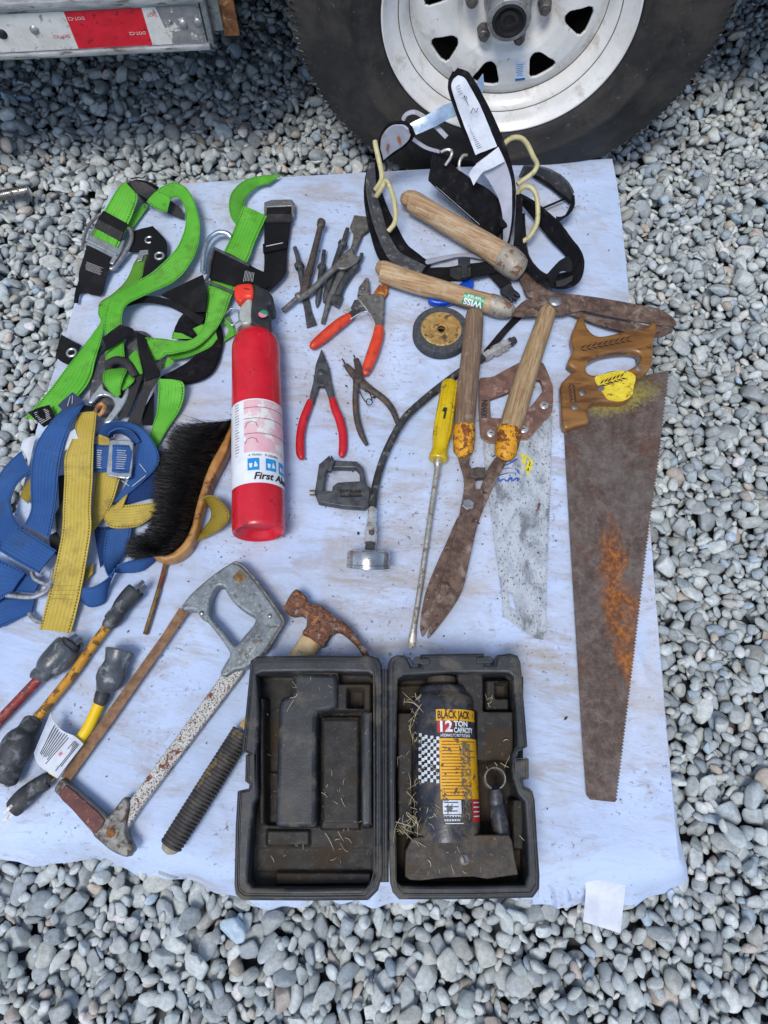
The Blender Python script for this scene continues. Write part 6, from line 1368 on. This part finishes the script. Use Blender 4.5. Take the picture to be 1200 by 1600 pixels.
bs([(945, 575, 940, 640, .030, .004), (968, 556, 965, 600, .034, .004), (1010, 560, 988, 615, .036, .004), (1058, 605, 990, 655, .034, .003), (1076, 655, 968, 692, .030, .003), (1030, 712, 925, 735, .02, .003), (905, 775, 900, 710, .01, .003)], 'web_olive')
part('care_tag', RB(CE, [(108, 292, 98, 335, .010), (140, 278, 120, 360, .014), (170, 270, 135, 415, .012)], .0006, 5), 'paper', bh, 60)
part('care_tag', RB(CE, [(352, 240, 372, 302, .032), (325, 258, 330, 325, .030), (300, 290, 292, 355, .026)], .0006, 5), 'paper', bh, 60)

# ------------------------------------------------------------------ padded positioning belt standing on its edges
CB = Crop(560, 90, 3.3333); B4 = Crop(560, 180, 5.715); B5 = Crop(720, 200, 5.715)
bt_ = thing('tool_belt', 'black padded work belt with white lining and cream hooks by the tyre', 'belt', P(740, 330, 0))
def ts(c, S, mat, th=.003, name='strap', n=7, par=None): return part(name, RB(c, S, th, n), mat, par or bt_, 60)
ts(B4, [(95, 395, 195, 410, .075, .08), (66, 560, 192, 560, .060, .045), (58, 700, 205, 700, .050, .020), (70, 850, 262, 850, .040, .010), (110, 1045, 335, 990, .030, .006), (190, 1280, 430, 1160, .024, .005), (330, 1365, 555, 1265, .022, .005), (560, 1432, 650, 1335, .022, .006)], 'pad_fabric', .006, 'back_pad')
ts(B4, [(95, 430, 145, 425, .083, .084), (72, 560, 150, 560, .066, .058), (78, 700, 160, 700, .056, .042), (105, 850, 200, 850, .045, .030), (160, 1040, 262, 1050, .034, .022), (262, 1262, 360, 1220, .028, .016), (360, 1350, 480, 1290, .026, .015), (560, 1420, 600, 1350, .026, .015)], 'pad_charcoal', .003, 'webbing')
ts(B4, [(560, 1440, 560, 1370, .022, .010), (800, 1475, 800, 1360, .020, .006), (1000, 1455, 1000, 1330, .020, .006), (1250, 1400, 1250, 1300, .018, .006)], 'web_black', .003)
ts(B4, [(590, 1340, 600, 1290, .012, .006), (900, 1260, 900, 1240, .012, .004), (1100, 1280, 1100, 1240, .012, .004)], 'lining_white', .002, 'lining')
ts(B4, [(820, 1440, 820, 1370, .024), (900, 1470, 900, 1360, .026), (1000, 1440, 1000, 1350, .024)], 'web_grey', .004)
part('clip', plate(B4, [(892, 1272), (1002, 1268), (1000, 1330), (975, 1340), (975, 1440), (925, 1445), (920, 1345), (895, 1330)], .034, .010, bevel=.002), 'head_black', bt_)
# upper left tongue, white inside, black border
ts(B4, [(178, 300, 215, 425, .105, .078), (195, 180, 300, 350, .130, .092), (270, 80, 410, 285, .150, .108), (400, 60, 475, 210, .155, .126), (470, 110, 500, 175, .150, .135)], 'pad_fabric', .006, 'tongue')
ts(B4, [(196, 290, 222, 395, .112, .088), (212, 190, 300, 330, .134, .101), (290, 102, 395, 268, .151, .116), (390, 90, 450, 210, .157, .132), (440, 125, 462, 165, .153, .142)], 'lining_white', .004, 'lining')
part('stain', join(RB(B4, [(340, 195, 365, 192, .1365, .1365), (350, 220, 380, 225, .1325, .1325), (365, 255, 378, 255, .1265, .1265)], .0004, 4)[:2], RB(B4, [(262, 255, 278, 262, .1205, .1205), (250, 290, 268, 292, .1150, .1150), (248, 320, 262, 325, .1095, .1095)], .0004, 4)[:2]), 'rust_orange', bt_, 0, kind='stuff')
ts(CB, [(268, 345, 300, 402, .130, .118), (370, 290, 395, 360, .145, .128), (440, 250, 460, 325, .155, .136), (500, 225, 520, 300, .165, .145), (560, 180, 580, 255, .180, .160), (610, 135, 640, 195, .195, .178), (648, 84, 656, 150, .205, .190)], 'steel_blue', .002, 'steel_strip')
part('cord', tube(rodpts(CB, [(232, 325, .12), (250, 296, .13), (290, 284, .135), (335, 305, .13), (400, 355, .12), (460, 415, .11)]), [(.0055, .0025)] * 31, 10), 'lining_white', bt_)
part('cord', tube(rodpts(CB, [(285, 425, .10), (350, 468, .09), (420, 490, .08)]), [(.0045, .0025)] * 13, 10), 'lining_white', bt_)
# black pouch pad in the middle
ts(CB, [(388, 500, 368, 640, .090, .055), (470, 545, 430, 700, .085, .045), (590, 635, 540, 790, .075, .030), (690, 695, 635, 880, .065, .018), (735, 770, 690, 925, .055, .012), (760, 880, 730, 935, .045, .010)], 'pad_fabric', .012, 'pouch')
part('stitch_line', lines(CB, (380, 650), (660, 895), (380, 650), (660, 895), 1, .060, .060, .8), 'stitch_white', bt_, 0)
part('carabiner', tube(rodpts(CB, [(430, 492, .10), (460, 480, .105), (484, 486, .105), (485, 510, .10), (468, 540, .095), (452, 562, .09)]), .0028, 10), 'chrome', bt_)
part('carabiner', tube(rodpts(CB, [(568, 508, .09), (548, 510, .09), (530, 535, .085), (524, 565, .08), (528, 602, .075)]), .0028, 10), 'chrome', bt_)
# tall pad leaning on the tyre
big = [(492, 80, 512, 66, .222, .224), (470, 112, 558, 74, .216, .222), (470, 170, 594, 110, .205, .215), (505, 280, 655, 215, .178, .19), (550, 400, 715, 340, .15, .162), (600, 520, 765, 460, .122, .134), (660, 610, 800, 580, .098, .10), (715, 700, 815, 680, .075, .078), (738, 790, 815, 790, .052, .055), (748, 880, 800, 890, .03, .034), (752, 985, 770, 1000, .006, .01)]
ts(CB, big, 'pad_fabric', .010, 'leg_pad', 8)
ts(CB, [(496, 112, 520, 94, .2265, .2285), (484, 142, 548, 104, .220, .226), (492, 185, 572, 136, .210, .220), (525, 285, 630, 240, .184, .194), (568, 400, 680, 360, .157, .166), (610, 508, 722, 465, .131, .140)], 'paper', .0012, 'instruction_label', 8)
part('fine_print', join(lines(CB, (560, 340), (650, 310), (612, 480), (705, 445), 14, .1722, .1412, 1.0), lines(CB, (500, 150), (555, 120), (520, 200), (590, 170), 4, .2215, .2085, .9)), 'pad_charcoal', bt_, 0, kind='stuff')
part('drawing', join(*[stroke(CB, q, .5, h)[:2] for q, h in (([(545, 180), (555, 210), (575, 250)], .207), ([(540, 215), (560, 200), (565, 215)], .208), ([(585, 290), (600, 262), (612, 285), (622, 260)], .195))]), 'ink_black', bt_, 0, kind='stuff')
ts(CB, [(612, 555, 728, 470, .126, .140), (640, 590, 765, 540, .112, .122), (690, 660, 795, 640, .092, .096), (732, 740, 800, 740, .070, .074), (752, 830, 798, 840, .05, .052), (756, 920, 785, 930, .028, .032), (752, 975, 770, 980, .014, .016)], 'lining_white', .002, 'lining', 8)
ts(CB, [(728, 468, 762, 540, .142, .126), (660, 520, 690, 580, .134, .122), (600, 570, 645, 600, .124, .116), (575, 610, 600, 665, .110, .100)], 'paper', .0012, 'folded_label', 8)
for c, pts in ((B4, [(148, 235, .125), (160, 300, .122), (188, 420, .112), (208, 520, .098), (202, 590, .086), (152, 665, .070)]), (B4, [(162, 722, .064), (210, 650, .082), (245, 588, .094), (275, 630, .092), (318, 760, .074), (332, 880, .058), (322, 965, .045), (268, 1035, .034)]),
               (B5, [(388, 140, .12), (450, 92, .125), (530, 88, .122), (590, 140, .112), (645, 250, .094), (680, 325, .08), (650, 395, .07), (560, 465, .062), (505, 505, .058)]), (B5, [(502, 582, .055), (560, 528, .066), (630, 535, .07), (675, 610, .064), (688, 720, .052), (680, 850, .04), (630, 950, .03), (560, 1010, .026), (490, 1035, .024)])):
    part('hook', tube(rodpts(c, pts), .0046, 14), 'cream_plastic', bt_)
# right loops
ts(B5, [(560, 340, 520, 440, .040, .012), (700, 345, 650, 420, .042, .010), (850, 400, 790, 500, .042, .008), (950, 478, 895, 585, .042, .006), (1002, 570, 985, 662, .042, .006)], 'pad_charcoal', .004, 'loop')
ts(B5, [(650, 405, 640, 430, .014, .008), (790, 495, 780, 520, .012, .006), (895, 580, 885, 606, .010, .005), (1000, 655, 975, 680, .012, .005)], 'pad_fabric', .004, 'trim')
ts(B5, [(1006, 600, 990, 665, .042, .008), (1008, 690, 985, 690, .040, .006), (962, 765, 930, 790, .038, .006), (872, 828, 850, 800, .036, .006)], 'pad_fabric', .004, 'loop')
ts(B5, [(920, 630, 925, 640, .016, .006), (720, 715, 725, 725, .016, .006)], 'web_black', .002)
ts(B5, [(520, 590, 565, 690, .050, .020), (640, 655, 640, 780, .046, .014), (760, 740, 740, 910, .044, .010), (880, 850, 830, 1020, .042, .008), (990, 1000, 930, 1120, .042, .006), (1070, 1110, 975, 1190, .042, .006), (1092, 1230, 985, 1260, .040, .005), (1060, 1350, 945, 1298, .040, .005), (980, 1412, 860, 1312, .038, .005), (870, 1424, 745, 1308, .036, .005), (740, 1385, 645, 1222, .034, .005), (610, 1275, 592, 1110, .032, .005), (548, 1160, 572, 970, .032, .006), (530, 1010, 562, 860, .036, .010), (545, 830, 560, 760, .042, .016)], 'pad_fabric', .006, 'loop', 8)
ts(B5, [(655, 1225, 640, 1210, .012, .004), (600, 1110, 588, 1110, .012, .004), (578, 970, 566, 970, .012, .004)], 'lining_white', .002, 'lining')
ts(B5, [(770, 1310, 810, 1440, .040, .036), (850, 1215, 880, 1290, .048, .040), (900, 1175, 985, 1280, .050, .046), (960, 1150, 990, 1200, .052, .05)], 'web_black', .003)
ts(B5, [(845, 1372, 855, 1418, .0435, .042), (920, 1352, 928, 1408, .0435, .042), (1000, 1318, 990, 1365, .0435, .042)], 'web_grey', .002, 'label')
ts(B5, [(495, 600, 550, 610, .05, .05), (490, 760, 545, 760, .048, .048), (480, 930, 540, 930, .04, .04), (470, 1050, 530, 1060, .03, .03)], 'pad_fabric', .006)
ts(B5, [(235, 1300, 330, 1285, .012, .012), (320, 1390, 400, 1340, .012), (370, 1450, 455, 1390, .012)], 'web_black', .003)
part('clip', plate(B5, [(352, 1440), (440, 1378), (480, 1440), (520, 1470), (535, 1495), (515, 1500), (480, 1480), (478, 1500), (508, 1525), (498, 1535), (455, 1505), (470, 1535), (455, 1548), (425, 1510), (362, 1465)], .018, .008, bevel=.0015), 'head_black', bt_)
ts(CH, [(1150, 75, 1185, 90, .004), (1080, 150, 1110, 165, .004), (985, 262, 1010, 290, .004)], 'web_black', .002)
# small blue cap half hidden under the shears
bc = thing('blue_cap', 'glossy blue plastic cap half hidden under the lower shears handle', 'cap', P(705, 455, 0))
part('shell', plate(PX, [(694, 440), (715, 435), (736, 435), (741, 442), (735, 452), (715, 468), (692, 474), (673, 471), (669, 464), (678, 452)], .014, .014, smooth=3, bevel=.004), 'blue_gloss', bc)
part('lip', plate(PX, [(694, 443), (712, 438), (722, 440), (712, 446), (698, 448)], .0155, .004, smooth=3, bevel=.001), 'lining_white', bc)
